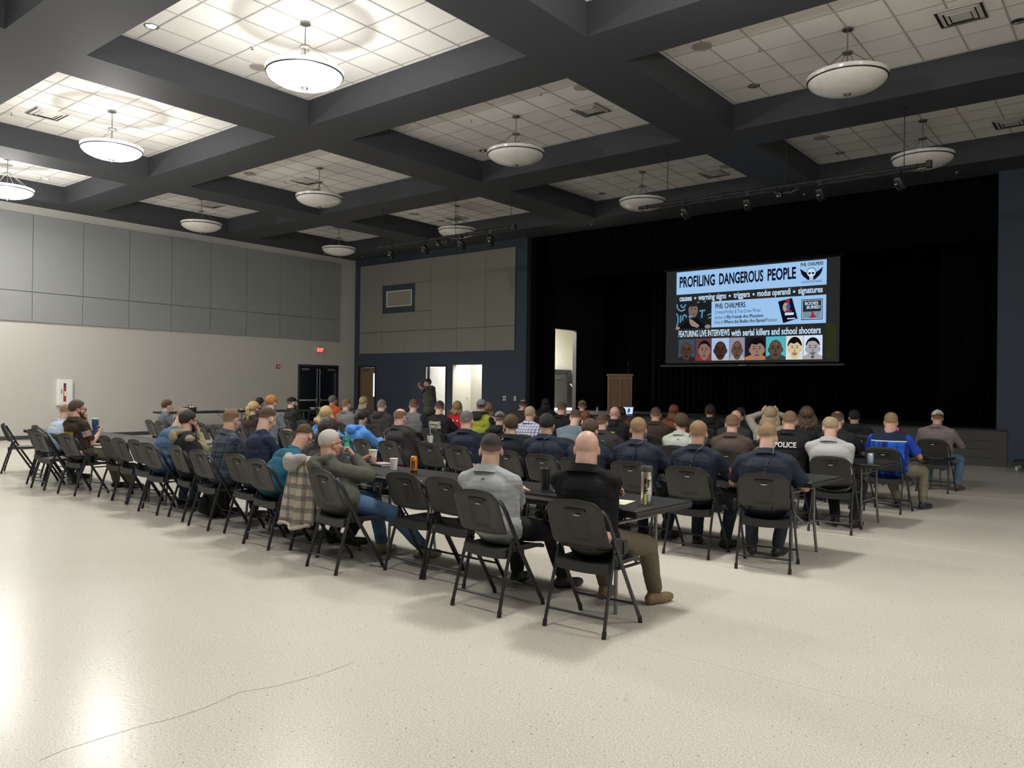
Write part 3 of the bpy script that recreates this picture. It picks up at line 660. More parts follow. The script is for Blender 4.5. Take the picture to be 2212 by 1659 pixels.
sdisc('photo_arm', .078, .38, .014, .018, sm('skin2', (.32, .24, .20)), .013); sdisc('photo_arm', .268, .385, .018, .022, sm('skin2', (.32, .24, .20)), .013)
for u in (.165, .188): sdisc('photo_eye', u, .58, .005, .006, sm('dk', (.03, .02, .018)), .013)
flat('photo_mouth', .168, .518, .186, .524, sm('dk', (.03, .02, .018)), .013, fab)
# books
bk = [(.677, .606), (.753, .632), (.784, .427), (.706, .388)]
flat('book_cover', 0, 0, 0, 0, M_ink, .008, fab, bk[::-1])
sdisc('book_face', .722, .545, .019, .05, sm('bf', (.45, .36, .27)), .010); flat('book_blood', .718, .582, .742, .618, sm('bb', (.35, .02, .05)), .012, fab); sdisc('book_mask', .733, .548, .012, .028, sm('bm', (.06, .10, .40)), .012)
flat('book_title', .715, .465, .763, .490, M_w, .010, fab); flat('book_title', .728, .425, .772, .436, M_w, .010, fab); sdisc('book_mark', .735, .505, .018, .014, MATS['slide_bb'], .012)
flat('podcast_cover', .804, .41, .914, .61, M_ink, .008, fab); flat('podcast_border', .808, .418, .910, .602, M_w, .0095, fab); flat('podcast_sky', .811, .49, .907, .597, sm('ps', (.02, .03, .035)), .011, fab); flat('podcast_ground', .811, .423, .907, .49, sm('pg', (.20, .30, .38)), .011, fab)
flat('podcast_blood', 0, 0, 0, 0, MATS['slide_bb'], .013, fab, [(.845, .428), (.885, .433), (.872, .455), (.864, .49), (.858, .49), (.856, .455)])
stext('BODIES', .822, .568, .12, .07, M_w, .003, d=.015); stext('BURIED', .832, .530, .12, .070, M_w, .003, d=.015)
# mugshots, eight generic portraits
mug = [(.084, .187, (.05, .075, .11), (.075, .04, .03), 'bald', (.02, .02, .02), 0), (.192, .290, (.13, .05, .06), (.26, .16, .13), 'short', (.30, .03, .02), .008), (.293, .400, (.42, .56, .80), (.05, .028, .02), 'bald', (.5, .5, .5), 0),
       (.402, .491, (.30, .28, .36), (.12, .075, .055), 'bald', (.40, .42, .5), 0), (.494, .610, (.015, .012, .02), (.34, .20, .16), 'mop', (.60, .18, .06), .010), (.612, .720, (.10, .48, .56), (.10, .07, .05), 'bald', (.05, .05, .05), 0),
       (.722, .814, (.75, .78, .80), (.75, .58, .32), 'mop', (.75, .75, .7), .002), (.816, .915, (.70, .82, 1.0), (.42, .40, .42), 'short', (.45, .40, .40), 0)]
for i, (u0, u1, bg, sk, hs, cl, off) in enumerate(mug):
    uc = (u0+u1)/2+off; w2 = (u1-u0)/2; v0, v1 = .026, .26
    flat('portrait_background', u0, v0, u1, v1, sm(f'bg{i}', bg), .004, fab)
    flat('portrait_clothes', 0, 0, 0, 0, sm(f'cl{i}', cl), .006, fab, [(u0, v0), (u1, v0), (u1, v0+.03), (uc+w2*.35, v0+.06), (uc-w2*.35, v0+.06), (u0, v0+.03)])
    for s_ in (-1, 1): sdisc('portrait_ear', uc+s_*w2*.70, .125, w2*.09, .022, sm(f'er{i}', tuple(c*.8 for c in sk)), .0075)
    flat('portrait_neck', uc-w2*.36, v0+.03, uc+w2*.36, .08, sm(f'nk{i}', tuple(c*.7 for c in sk)), .007, fab)
    flat('portrait_face', 0, 0, 0, 0, sm(f'sk{i}', sk), .008, fab, [(uc+w2*.70*math.cos(R(a))*(1 if math.sin(R(a)) > -.3 else .86), .128+.098*math.sin(R(a))) for a in range(0, 360, 15)])
    dk = sm(f'dk{i}', tuple(c*.25 for c in sk)); mid = sm(f'md{i}', tuple(c*.6 for c in sk)); lt = sm(f'lt{i}', tuple(min(1, c*1.35) for c in sk))
    if hs == 'bald': sdisc('portrait_forehead', uc, .185, w2*.3, .02, lt, .010)
    else:
        hw = w2*(.76 if hs == 'short' else .86); blk = sm('blk', (.006, .005, .006)); c0 = .155 if hs == 'short' else .15
        hp_ = [(uc+hw*math.cos(R(a)), c0+(.085 if hs == 'short' else .10)*math.sin(R(a))) for a in range(0, 181, 15)]
        hp_ += [(uc-hw*.86, c0+.01), (uc-hw*.6, c0+.042), (uc-hw*.1, c0+(.050 if hs == 'short' else .030)), (uc+hw*.35, c0+.046), (uc+hw*.85, c0+.012)]
        flat('portrait_hair', 0, 0, 0, 0, blk, .010, fab, hp_)
    for s in (-1, 1):
        sdisc('portrait_eye', uc+s*w2*.28, .142, w2*.13, .007, dk, .012); flat('portrait_brow', uc+s*w2*.28-w2*.17, .158, uc+s*w2*.28+w2*.17, .165, dk, .012, fab)
    flat('portrait_nose', 0, 0, 0, 0, mid, .012, fab, [(uc-w2*.13, .10), (uc+w2*.13, .10), (uc+w2*.04, .14), (uc-w2*.04, .14)])
    sdisc('portrait_mouth', uc, .075, w2*.24, .007, dk, .012)
    if i in (6, 7): flat('portrait_moustache', uc-w2*.3, .084, uc+w2*.3, .094, dk, .013, fab)
    if i == 7: sdisc('portrait_beard', uc, .048, w2*.2, .014, dk, .013)
flat('slide_edge_glow', .929, .03, .983, .365, sm('olive', (.03, .032, .014)), .003, fab)

# laptop and bottle at the stage edge
lp = thing('laptop', 'open laptop with a bright screen on the stage edge before the lectern', 'laptop', (-11.7, YS+.35, STZ))
f = MB(); f.box((-.17, -.12, 0), (.17, .12, .018)); f.obj('keyboard_base', mat('laptop_grey', (.3, .3, .31), .4, .6), lp, bevel=.004)
f = MB(); M3 = Matrix.Rotation(R(-15), 3, 'X'); f.obox((0, .15, .13), (.34, .008, .22), M3); sc_ = f.obj('display_lid', MATS['laptop_grey'], lp)
f = MB(); f.obox((0, .145, .13), (.31, .004, .19), M3); f.obj('display', emis('laptop_glow', (.62, .75, 1), .9), sc_)
f = MB(); f.obox((.03, .141, .13), (.08, .004, .12), M3); f.obj('display_window', emis('laptop_blue', (.04, .10, .4), .8), sc_)
# ------------------------------------------------------------ folding chairs
M_cback = mat('charcoal_moulded_plastic', (.027, .0258, .0235), .45, bump=.15, bscale=260)
M_cseat = mat('black_moulded_plastic', (.020, .020, .021), .42, bump=.2, bscale=260)
M_cframe = mat('dark_grey_powder_coat', (.030, .032, .035), .38, .3)
M_cap = mat('black_rubber_foot', (.012, .012, .012), .6)
def chair_proto():
    t = thing('folding_chair', 'c', 'chair')
    # back shell: rows in height, columns across, recess on the rear face, dished around the sitter
    NX, NZ = 24, 20; vs = []; fs = []
    def half(v):                                  # half width at height fraction v
        w_ = .213-.006*v
        if v > .74: q = (v-.74)/.26; w_ *= (1-.27*q**3.2)
        if v < .10: q = (.10-v)/.10; w_ *= (1-.05*q*q)
        return w_
    for side in (0, 1):
        for j in range(NZ+1):
            v = j/NZ; z = .545+.285*v
            for i in range(NX+1):
                u = 2*i/NX-1; x = u*half(v)
                zz = z+(.012*(1-u*u) if v > .9 else 0)-(.02*(1-u*u) if v < .06 else 0)
                y = .118-.118*v**.9+.035*(1-(x/.22)**2)*0.9-.03
                e = min(1, (1-abs(u))*9)*min(1, (1-v)*10)*min(1, v*14+.15); th = .006+.011*e**.5
                if side == 0:
                    y -= th
                    if abs(x) < .072+.012*v and .10 < v < .82: y += .010
                else: y += th*.6
                vs.append((x, y, zz))
    W = NX+1; K = (NZ+1)*W
    for j in range(NZ):
        for i in range(NX):
            a = j*W+i; fs.append((a, a+1, a+W+1, a+W)); fs.append((K+a, K+a+W, K+a+W+1, K+a+1))
    for j in range(NZ):
        fs.append((j*W, j*W+W, K+j*W+W, K+j*W)); a = j*W+NX; fs.append((a, K+a, K+a+W, a+W))
    for i in range(NX):
        fs.append((i, K+i, K+i+1, i+1)); a = NZ*W+i; fs.append((a, a+1, K+a+1, K+a))
    f = MB(); f.add(vs, fs); bk = f.obj('backrest', M_cback, t, smooth=38)
    f = MB(); f.ell((0, .030-.012, .742), (.028, .006, .0065)); f.obj('grip_plate', mat('pale_plate', (.52, .51, .47), .5), bk, smooth=180)
    f = MB(); f.box((-.074, -.006, .768), (.074, .028, .784)); f.obj('grip_slot', M_cap, bk)
    # seat: dished panel with a thick rolled rear lip
    vs = []; fs = []; NX, NY = 14, 12
    for side in (0, 1):
        for j in range(NY+1):
            v = j/NY; y = .085+.415*v
            for i in range(NX+1):
                u = 2*i/NX-1; x = u*(.208-.012*(1-v)); z = .428+.012*u*u-.014*math.sin(PI*min(1, v*1.05))*(1-u*u)
                if v > .85: z -= .02*((v-.85)/.15)**2
                e = min(1, (1-abs(u))*8+.2)*min(1, (1-v)*8+.2)
                if side: z -= (.020+.012*e if v > .16 else .064)
                vs.append((x, y, z))
    W = NX+1; K = (NY+1)*W
    for j in range(NY):
        for i in range(NX):
            a = j*W+i; fs.append((a, a+1, a+W+1, a+W)); fs.append((K+a, K+a+W, K+a+W+1, K+a+1))
    for j in range(NY):
        fs.append((j*W, j*W+W, K+j*W+W, K+j*W)); a = j*W+NX; fs.append((a, K+a, K+a+W, a+W))
    for i in range(NX):
        fs.append((i, K+i, K+i+1, i+1)); a = NY*W+i; fs.append((a, a+1, K+a+1, K+a))
    f = MB(); f.add(vs, fs); f.obj('seat', M_cseat, t, smooth=40)
    for s in (-1, 1):
        def flat_tube(pts, ww, dd):
            g = MB(); n = len(pts); vs = []; fs = []
            for k, p in enumerate(pts):
                for q in range(8):
                    a = 2*PI*q/8+PI/8; vs.append((p[0]+ww*math.cos(a), p[1]+dd*math.sin(a), p[2]+.3*dd*math.sin(a)))
            for k in range(n-1):
                for q in range(8): l = (q+1) % 8; fs.append((k*8+q, k*8+l, k*8+8+l, k*8+8+q))
            fs += [tuple(range(8))[::-1], tuple(range(n*8-8, n*8))]; g.add(vs, fs); return g
        lg = flat_tube([(s*.232, .455, .03), (s*.228, .21, .42), (s*.2265, .140, .55), (s*.224, .060, .70), (s*.214, .030, .755), (s*.19, .018, .785)], .0105, .0165).obj('front_leg', M_cframe, t, smooth=50)
        f = MB(); f.cap((s*.2325, .463, .0), (s*.232, .450, .045), .0150, .0150, flat=True, seg=8); f.obj('foot_cap', M_cap, lg)
        lg = flat_tube([(s*.222, .005, .03), (s*.214, .065, .25), (s*.210, .135, .47), (s*.210, .15, .515)], .0105, .0165).obj('rear_leg', M_cframe, t, smooth=50)
        f = MB(); f.cap((s*.222, .0, .0), (s*.222, .009, .045), .0150, .0150, flat=True, seg=8); f.obj('foot_cap', M_cap, lg)
        f = MB(); f.tube([(s*.219, .14, .50), (s*.219, .165, .425), (s*.219, .195, .42), (s*.219, .215, .46)], .006, 6); f.obj('hinge_link', M_cframe, t)
    f = MB(); f.tube([(-.219, .032, .115), (.219, .032, .115)], .0085, 8); f.obj('rear_crossbar', M_cframe, t)
    f = MB(); f.tube([(-.23, .385, .14), (.23, .385, .14)], .0085, 8); f.obj('front_crossbar', M_cframe, t)
    return t
CH = None
CHAIRS = []
def chair(x, y, rz, label, group):
    global CH
    if CH is None:
        CH = chair_proto(); CH.location = (x, y, 0); CH.rotation_euler = (0, 0, R(rz)); CH['label'] = label; CH['group'] = group; r = CH
    else: r = dup(CH, (x, y, 0), R(rz), label, group)
    CHAIRS.append(r); return r

# ------------------------------------------------------------ folding tables
M_top = mat('black_table_plastic', (.016, .016, .017), .42, bump=.1, bscale=200)
M_tleg = mat('grey_table_leg', (.20, .20, .205), .35, .6)
def table_proto(L=2.40, W=.75):
    t = thing('folding_table', 't', 'table')
    f = MB(); f.box((-L/2, 0, .712), (L/2, W, .74)); tp = f.obj('tabletop', M_top, t, bevel=.012, bseg=3)
    f = MB(); f.box((-L/2+.006, .006, .690), (L/2-.006, .03, .713)); f.box((-L/2+.006, W-.03, .690), (L/2-.006, W-.006, .713)); f.box((-L/2+.006, .03, .690), (-L/2+.03, W-.03, .713)); f.box((L/2-.03, .03, .690), (L/2-.006, W-.03, .713)); f.obj('edge_lip', M_top, tp)
    for s in (-1, 1):
        x = s*(L/2-.24)
        for y in (.12, W-.12):
            f = MB(); f.tube([(x, y, .70), (x, y, .32), (x+s*.02, y+(.03 if y < W/2 else -.03)*-1, .0)], .0135, 8); f.obj('leg', M_tleg, t, smooth=60)
        for zz in (.30, .62): f = MB(); f.tube([(x, .12, zz), (x, W-.12, zz)], .011, 8); f.obj('leg_crossbar', M_tleg, t)
        f = MB(); f.tube([(x, W/2, .31), (x-s*.20, W/2, .50), (x-s*.42, W/2, .70)], .009, 6); f.obj('fold_brace', M_tleg, t)
    return t
TB = None
def table(x, y, rz, label, group='black folding tables set in rows'):
    global TB
    if TB is None:
        TB = table_proto(); TB.location = (x, y, 0); TB.rotation_euler = (0, 0, R(rz)); TB['label'] = label; TB['group'] = group; return TB
    return dup(TB, (x, y, 0), R(rz), label, group)
ROWN = ['nearest row', 'second row', 'third row', 'fourth row', 'fifth row', 'row closest to the stage']
TROW = [(4.58, .05, 5, -2.62), (7.10, .07, 5, -2.30), (9.35, .065, 5, -2.30), (11.42, .045, 5, -2.25), (14.02, .03, 4, -2.35), (16.3, .0, 3, -7.6)]
for r, (y0, sl, n, xr) in enumerate(TROW):
    for i in range(n):
        x = xr-1.2-i*2.43; y = y0+sl*(xr-x)
        table(x, y, -math.degrees(math.atan(sl)), f"black folding table in the {ROWN[r]}, {'right end table' if i == 0 else ORD[i]+' table from the right end'}")
# snack tables by the left wall
for i, y in enumerate((12.2, 14.7, 17.2)):
    t = table(-21.15, y, 90, f"black folding table along the left wall holding snacks, {['nearest to the camera', 'middle one under the rolls', 'farthest, before the double door'][i]}", 'snack tables along the left wall')
# ------------------------------------------------------------ things on tables and floor
TZ = .7405
def lathe_thing(parts, name, label, cat, loc, group=None, rz=0):
    t = thing(name, label, cat, loc, rz, group)
    for pn, prof, m, sm in parts:
        f = MB(); f.lathe(prof, (0, 0, 0), 24); f.obj(pn, m, t, smooth=sm)
    return t
M_cup = mat('white_paper_cup', (.72, .70, .64), .7)
M_blk = mat('black_plastic', (.012, .012, .013), .35)
def paper_cup(loc, label):
    return lathe_thing([('cup_wall', [(.028, 0), (.029, .003), (.040, .108), (.039, .108), (.0275, .006)], M_cup, 60), ('cup_rim', [(.0395, .105), (.0425, .106), (.0425, .110), (.0395, .111)], M_cup, 60)], 'paper_cup', label, 'cup', loc, 'white paper coffee cups')
paper_cup((-5.66, 5.22, TZ), 'white paper cup standing on the black table behind the orange can')
# orange energy can with clawed mark
t = lathe_thing([('can_body', [(.022, 0), (.031, .008), (.0325, .016), (.0325, .148), (.029, .158), (.0265, .163)], mat('orange_can', (.62, .23, .03), .35, .4), 50),
    ('can_base_band', [(.0327, .014), (.0329, .03), (.0329, .032), (.0327, .034)], M_blk, 50), ('can_rim', [(.0265, .160), (.028, .164), (.026, .165), (.025, .160)], mat('aluminium', (.6, .6, .6), .3, 1), 50)], 'drink_can', 'orange energy drink can with a black clawed mark on the nearest table', 'drink can', (-5.26, 5.10, TZ))
f = MB()
for k, (x, z0) in enumerate(((-.011, .055), (0, .045), (.011, .055))):
    for s in range(6):
        a = z0+(.125-z0)*s/6; b_ = z0+(.125-z0)*(s+1)/6; w_ = .0038*(.4+.6*(s+1)/6); j_ = .0012*(-1)**s
        f.add([(x-w_+j_, -.0328, a), (x+w_+j_, -.0328, a), (x+w_-j_, -.0330, b_), (x-w_-j_, -.0330, b_)], [(0, 1, 2, 3)])
q = Matrix.Rotation(R(38), 3, 'Z'); f.v = [tuple(q @ Vector(v)) for v in f.v]; f.obj('claw_mark', M_blk, t)
# notebooks
t = thing('notebook_stack', 'dark planner topped with a pink notebook beside the white paper cup', 'notebook', (-6.02, 5.40, TZ), R(-15))
f = MB(); f.box((-.12, -.08, 0), (.12, .08, .022)); f.obj('planner', mat('planner_dark', (.03, .025, .028), .5), t, bevel=.004)
f = MB(); f.box((-.10, -.07, .022), (.10, .07, .030)); f.obj('pink_cover', mat('pink_cover', (.55, .30, .36), .5), t, bevel=.002)
f = MB(); f.box((-.105, -.075, .008), (.122, .075, .014)); f.obj('pages', mat('paper', (.7, .68, .62), .8), t)
# steel bottle covered with stickers
t = lathe_thing([('bottle_body', [(.036, 0), (.039, .004), (.039, .222), (.034, .235)], mat('bare_steel', (.62, .57, .50), .28, 1), 50), ('bottle_lid', [(.036, .228), (.042, .232), (.043, .262), (.040, .268)], mat('grey_lid', (.06, .062, .06), .45), 50)], 'steel_bottle', 'tall steel bottle covered with stickers at the right end of the nearest table', 'bottle', (-2.74, 4.92, TZ))
random.seed(3)
def sticker(a0, z, w_, h_, m, nm='sticker', rr=.0395):
    g = MB(); n = 6; vs = []
    for i in range(n+1):
        a = R(a0)+w_/rr*(i/n-.5); vs += [(rr*math.cos(a), rr*math.sin(a), z-h_/2), (rr*math.cos(a), rr*math.sin(a), z+h_/2)]
    g.add(vs, [(2*i, 2*i+2, 2*i+3, 2*i+1) for i in range(n)]); g.obj(nm, m, t)
kk = mat('sticker_black', (.01, .01, .01), .5); kw = mat('sticker_white', (.75, .75, .75), .5); ky = mat('sticker_lime', (.60, .68, .15), .5); kb = mat('sticker_blue', (.35, .45, .72), .5); kr = mat('sticker_red', (.5, .12, .1), .5)
for a, z, w_, h_, m in ((-75, .165, .020, .034, kk), (-78, .130, .008, .04, kk), (-70, .118, .02, .008, kk), (-66, .10, .022, .012, kk), (-72, .04, .018, .075, ky), (-45, .145, .012, .05, kk), (-40, .17, .02, .01, kk), (-35, .12, .018, .03, kw), (-32, .05, .022, .05, kb), (-50, .03, .03, .02, kr), (-96, .15, .01, .03, kr), (-25, .19, .02, .02, kw)): sticker(a, z, w_, h_, m)
t = thing('note_paper', 'yellow and green marked papers lying beside the stickered bottle', 'paper', (-2.98, 4.86, TZ), R(10))
f = MB(); f.box((-.15, -.10, 0), (.13, .12, .002)); f.obj('paper_sheet', mat('yellow_paper', (.68, .70, .36), .8), t)
f = MB(); f.box((-.02, -.085, .002), (.08, -.04, .0035)); f.obj('green_patch', mat('green_mark', (.12, .60, .12), .8), t)
f = MB(); f.box((-.10, .03, .002), (.10, .10, .004)); f.obj('printed_slip', mat('paper_white', (.7, .7, .66), .8), t)
lathe_thing([('tumbler_body', [(.030, 0), (.033, .004), (.037, .165)], mat('matte_black_steel', (.012, .012, .013), .4), 50), ('tumbler_lid', [(.0365, .165), (.0395, .168), (.0395, .180), (.036, .184)], M_blk, 50)], 'travel_tumbler', 'matte black travel tumbler between the two front men on the nearest table', 'tumbler', (-3.66, 4.97, TZ))
t = thing('smartphone', 'dark phone with a blue edge lying beside the black tumbler', 'phone', (-3.52, 4.86, TZ+.018), R(-60)); f = MB(); f.box((-.04, -.08, 0), (.04, .08, .009)); f.obj('phone_case', mat('phone_blue', (.02, .03, .08), .3), t, bevel=.004); f = MB(); f.box((-.036, -.075, .009), (.036, .075, .0095)); f.obj('phone_display', mat('phone_glass', (.01, .01, .015), .05), t)
t = thing('closed_laptop', 'closed dark laptop under the phone on the nearest table', 'laptop', (-3.52, 4.84, TZ), R(-8)); f = MB(); f.box((-.17, -.12, 0), (.17, .12, .008)); f.obj('base', mat('laptop_dark', (.03, .03, .032), .35, .4), t, bevel=.003); f = MB(); f.box((-.17, -.12, .009), (.17, .12, .0175)); f.obj('lid', MATS['laptop_dark'], t, bevel=.003)
M_teal = mat('teal_bottle', (.03, .33, .27), .35)
t = lathe_thing([('bottle_body', [(.038, 0), (.042, .006), (.042, .175), (.030, .20), (.028, .215)], M_teal, 50), ('bottle_lid', [(.031, .212), (.033, .214), (.033, .245), (.03, .25)], M_teal, 50)], 'water_bottle', 'teal water bottle with a loop handle by the grey-haired man in the olive hoodie', 'bottle', (-6.62, 5.42, TZ))
f = MB(); f.tube([(.03*math.cos(a)*1.3, 0, .25+.05*math.sin(a)) for a in [PI*k/8 for k in range(9)]], .006, 6); f.obj('loop_handle', M_teal, t)
M_nb = mat('navy_tumbler', (.05, .09, .20), .4)
t = lathe_thing([('tumbler_body', [(.034, 0), (.036, .01), (.039, .10), (.048, .125), (.050, .225)], M_nb, 50), ('tumbler_lid', [(.050, .225), (.053, .228), (.052, .245), (.04, .252)], mat('pale_lid', (.45, .45, .45), .4), 50)], 'straw_tumbler', 'large blue tumbler with grey lid on the table beside the bearded sheriff deputy', 'tumbler', (-12.75, 5.50, TZ))
f = MB(); f.tube([(.01, .01, .24), (.012, .01, .31)], .006, 6); f.obj('straw', mat('straw_grey', (.5, .5, .5), .4), t); f = MB(); f.tube([(.05, 0, .22), (.085, 0, .20), (.085, 0, .13), (.04, 0, .11)], .008, 6); f.obj('handle', M_nb, t)
t = lathe_thing([('cup_wall', [(.030, 0), (.032, .004), (.045, .14)], M_cup, 50), ('cup_lid', [(.046, .14), (.047, .145), (.042, .155)], M_blk, 50)], 'iced_cup', 'white cup with black lid and straw before the lettered black shirt', 'cup', (-7.65, 7.72, TZ)); f = MB(); f.tube([(0, 0, .15), (-.012, .01, .28)], .006, 6); f.obj('straw', mat('blue_straw', (.25, .3, .42), .4), t)
t = lathe_thing([('cup_wall', [(.030, 0), (.033, .004), (.050, .13)], mat('frosted_cup', (.55, .52, .55), .3), 50), ('cup_lid', [(.051, .13), (.053, .136), (.05, .142)], mat('pale_lid', (.45, .45, .45), .4), 50)], 'iced_cup', 'translucent cup with a red straw beside the woman in the blue hoodie', 'cup', (-8.55, 7.75, TZ)); f = MB(); f.tube([(0, 0, .14), (.0, .0, .20)], .007, 6); f.obj('straw', mat('red_straw', (.6, .05, .04), .4), t)
t = lathe_thing([('bottle_body', [(.036, 0), (.038, .005), (.040, .20), (.032, .22)], mat('magenta_metal', (.42, .03, .20), .25, .5), 50), ('bottle_lid', [(.034, .22), (.036, .225), (.036, .25)], M_blk, 50)], 'steel_bottle', 'shiny magenta bottle near the person in black right of the bald-crowned man', 'bottle', (-3.26, 14.35, TZ))
lathe_thing([('bottle_body', [(.030, 0), (.032, .005), (.032, .15), (.013, .19), (.013, .20)], mat('clear_bottle', (.45, .46, .46), .15), 50), ('bottle_cap', [(.014, .20), (.014, .215)], mat('white_cap', (.7, .7, .7), .5), 50)], 'water_bottle', 'clear plastic water bottle standing near the lectern at the stage edge', 'bottle', (-12.78, YS+.55, STZ))
t = thing('open_notebook', 'white open notebook on the table beside the man in the dark fleece', 'notebook', (-4.98, 9.75, TZ), R(8)); f = MB(); f.box((-.15, -.1, 0), (0, .1, .01)); f.obj('page', mat('paper_white', (.7, .7, .66), .8), t); f = MB(); f.box((.002, -.1, 0), (.15, .1, .01)); f.obj('page', mat('paper_white', (.7, .7, .66), .8), t)
paper_cup((-5.585, 4.89, .845), 'white paper cup held in the hand of the grey-haired man in olive')
paper_cup((-5.1, 9.95, TZ), 'white paper cup beside the open notebook in the third row')
t = lathe_thing([('bottle_body', [(.033, 0), (.035, .004), (.035, .14), (.027, .155)], mat('navy_bottle', (.03, .05, .10), .3), 50), ('bottle_lid', [(.028, .155), (.030, .16), (.028, .20)], M_blk, 50)], 'sport_bottle', 'dark blue bottle with black spout beside the dark-haired officer', 'bottle', (-5.42, 9.32, TZ))
lathe_thing([('can_body', [(.028, 0), (.033, .006), (.033, .115), (.027, .122)], mat('pale_blue_can', (.35, .45, .55), .35, .5), 50), ('can_rim', [(.027, .12), (.028, .124)], MATS['aluminium'], 50)], 'drink_can', 'pale blue can at the right end of the third table row', 'drink can', (-2.42, 9.42, TZ))
# snack table
pot = thing('chafing_bowl', 'large steel warming bowl with two serving handles on the snack table', 'serving bowl', (-21.5, 11.9, TZ))
f = MB(); f.lathe([(.14, 0), (.17, .03), (.19, .11), (.20, .13), (.185, .13), (.16, .05)], (0, 0, 0), 28); f.obj('bowl', mat('bare_steel', (.62, .57, .50), .28, 1), pot, smooth=50)
for dy in (-.04, .05):
    f = MB(); f.tube([(0, dy, .08), (-.03, dy, .21)], .008, 6); f.obj('serving_spoon', M_blk, pot)
f = MB(); f.lathe([(.15, -.0), (.16, .035)], (0, 0, 0), 20); f.obj('stand', M_blk, pot)
for (y, n, w_) in ((12.35, 3, 'next to the warming bowl'), (12.62, 4, 'between the warming bowl and the rolls')):
    t = thing('paper_plate_stack', f'stack of white paper plates {w_}', 'plates', (-21.45, y, TZ))
    for k in range(n):
        f = MB(); f.lathe([(.07, k*.012), (.10, k*.012+.010), (.102, k*.012+.012)], (0, 0, 0), 20); f.obj('plate', M_cup, t, smooth=50)
pr = None
for i in range(12):
    x, y = -21.42-.11*(i % 2), 13.0+.085*i
    if pr is None:
        tr = thing('serving_tray', 'long tray under the bread rolls on the snack table', 'tray', (-21.47, 13.5, TZ)); f = MB(); f.box((-.19, -.62, 0), (.19, .58, .012)); f.obj('tray_base', mat('tray_grey', (.35, .34, .32), .4, .5), tr, bevel=.004)
        f = MB(); f.tube([(-.19, -.62, .014), (.19, -.62, .014), (.19, .58, .014), (-.19, .58, .014)], .006, 6, closed=True); f.obj('tray_rim', MATS['tray_grey'], tr)
        f = MB(); f.ell((0, 0, .028), (.045, .042, .028)); f.ell((0, .0, .04), (.03, .03, .022)); pr = f.obj('bread_roll', mat('baked_roll', (.62, .50, .30), .7, var=.2, vscale=20), smooth=180)
        pr.location = (x, y, TZ+.012); tag(pr, 'pale bread roll lying on the tray among the row of rolls', 'bread roll', 'bread rolls on the tray')
    else:
        c_ = pr.copy(); C.objects.link(c_); c_.location = (x, y, TZ+.012)
for y, w_ in ((16.2, 'left one'), (16.5, 'right one')):
    t = thing('foam_bowl', f'white foam bowl on the far snack table, {w_} of two', 'bowl', (-21.5, y, TZ), 0, 'foam bowls before the double door')
    f = MB(); f.lathe([(.06, 0), (.10, .06), (.104, .066), (.09, .055), (.055, .008)], (0, 0, 0), 22); f.obj('bowl', M_cup, t, smooth=50); f = MB(); f.lathe([(.102, .062), (.108, .064), (.108, .068), (.102, .069)], (0, 0, 0), 22); f.obj('rim', M_cup, t)
# bags
def bag(x, y, s, label, rz=0, m=None):
    t = thing('backpack', label, 'bag', (x, y, 0), R(rz)); m = m or mat('bag_black', (.012, .012, .014), .85, bump=.4, bscale=50)
    f = MB(); f.cap((0, 0, .14*s), (0, .02, .30*s), .14*s, .11*s, ex=1.25, side=(1, 0, 0), seg=16); f.obj('bag_body', m, t, smooth=180)
    f = MB(); f.cap((0, -.13*s, .11*s), (0, -.12*s, .20*s), .055*s, .05*s, ex=1.6, side=(1, 0, 0), seg=14); f.obj('front_pocket', m, t, smooth=180)
    f = MB(); f.tube([(-.04*s, .02, .40*s), (-.03*s, .02, .45*s), (.03*s, .02, .45*s), (.04*s, .02, .40*s)], .01*s, 6); f.obj('carry_loop', m, t)
bag(-8.45, 4.98, 1.0, 'black backpack on the floor under the man in the tan hood')
bag(-6.75, 7.55, .95, 'black bag on the floor under the empty chair of the second row', 20)
bag(-5.35, 7.5, .8, 'small black bag on the floor near the dark-haired officer', -10)
# low cart at the right wall
t = thing('equipment_cart', 'low black wheeled platform at the blue wall beside the stage', 'cart', (-1.35, 18.7, 0))
f = MB(); f.box((-.75, -.38, .15), (.75, .38, .21)); f.obj('cart_deck', mat('cart_black', (.02, .02, .022), .4), t, bevel=.01)
for x in (-.66, .66):
    for y in (-.3, .3):
        f = MB(); f.cap((x-.02, y, .06), (x+.02, y, .06), .055, .055, flat=True, seg=16); w_ = f.obj('wheel', mat('pale_wheel', (.50, .49, .46), .5), t, smooth=50)
        f = MB(); f.box((x-.03, y-.02, .06), (x-.024, y+.02, .15)); f.box((x+.024, y-.02, .06), (x+.03, y+.02, .15)); f.obj('caster_fork', M_steel, w_)
# paper cup held by the man in the olive hoodie
# ------------------------------------------------------------ people
def sstep(a, b_, x): t = max(0, min(1, (x-a)/(b_-a))); return t*t*(3-2*t)
SKINS = dict(fair=(.55, .36, .28), pink=(.57, .345, .275), tan=(.42, .25, .17), ruddy=(.52, .295, .225), dark=(.16, .085, .055), olive=(.40, .24, .16))
def skin_mat(tone):
    cols = SKINS
    k = 'skin_'+tone
    if k in MATS: return MATS[k]
    m = mat(k, cols[tone], .48, bump=.08, bscale=120, var=.07, vscale=14)
    b = m.node_tree.nodes['Principled BSDF']; b.inputs['Subsurface Weight'].default_value = .08; b.inputs['Subsurface Radius'].default_value = (.012, .005, .003)
    return m
HC = dict(brown=(.075, .042, .022), dark=(.022, .014, .010), black=(.009, .008, .008), grey=(.30, .28, .255), white=(.55, .53, .50), blond=(.46, .33, .16), sandy=(.27, .17, .085), auburn=(.17, .05, .02), ginger=(.42, .17, .04), lightbrown=(.17, .10, .055), saltpepper=(.13, .12, .11), stubble=(.26, .16, .115), ashblond=(.36, .28, .17))
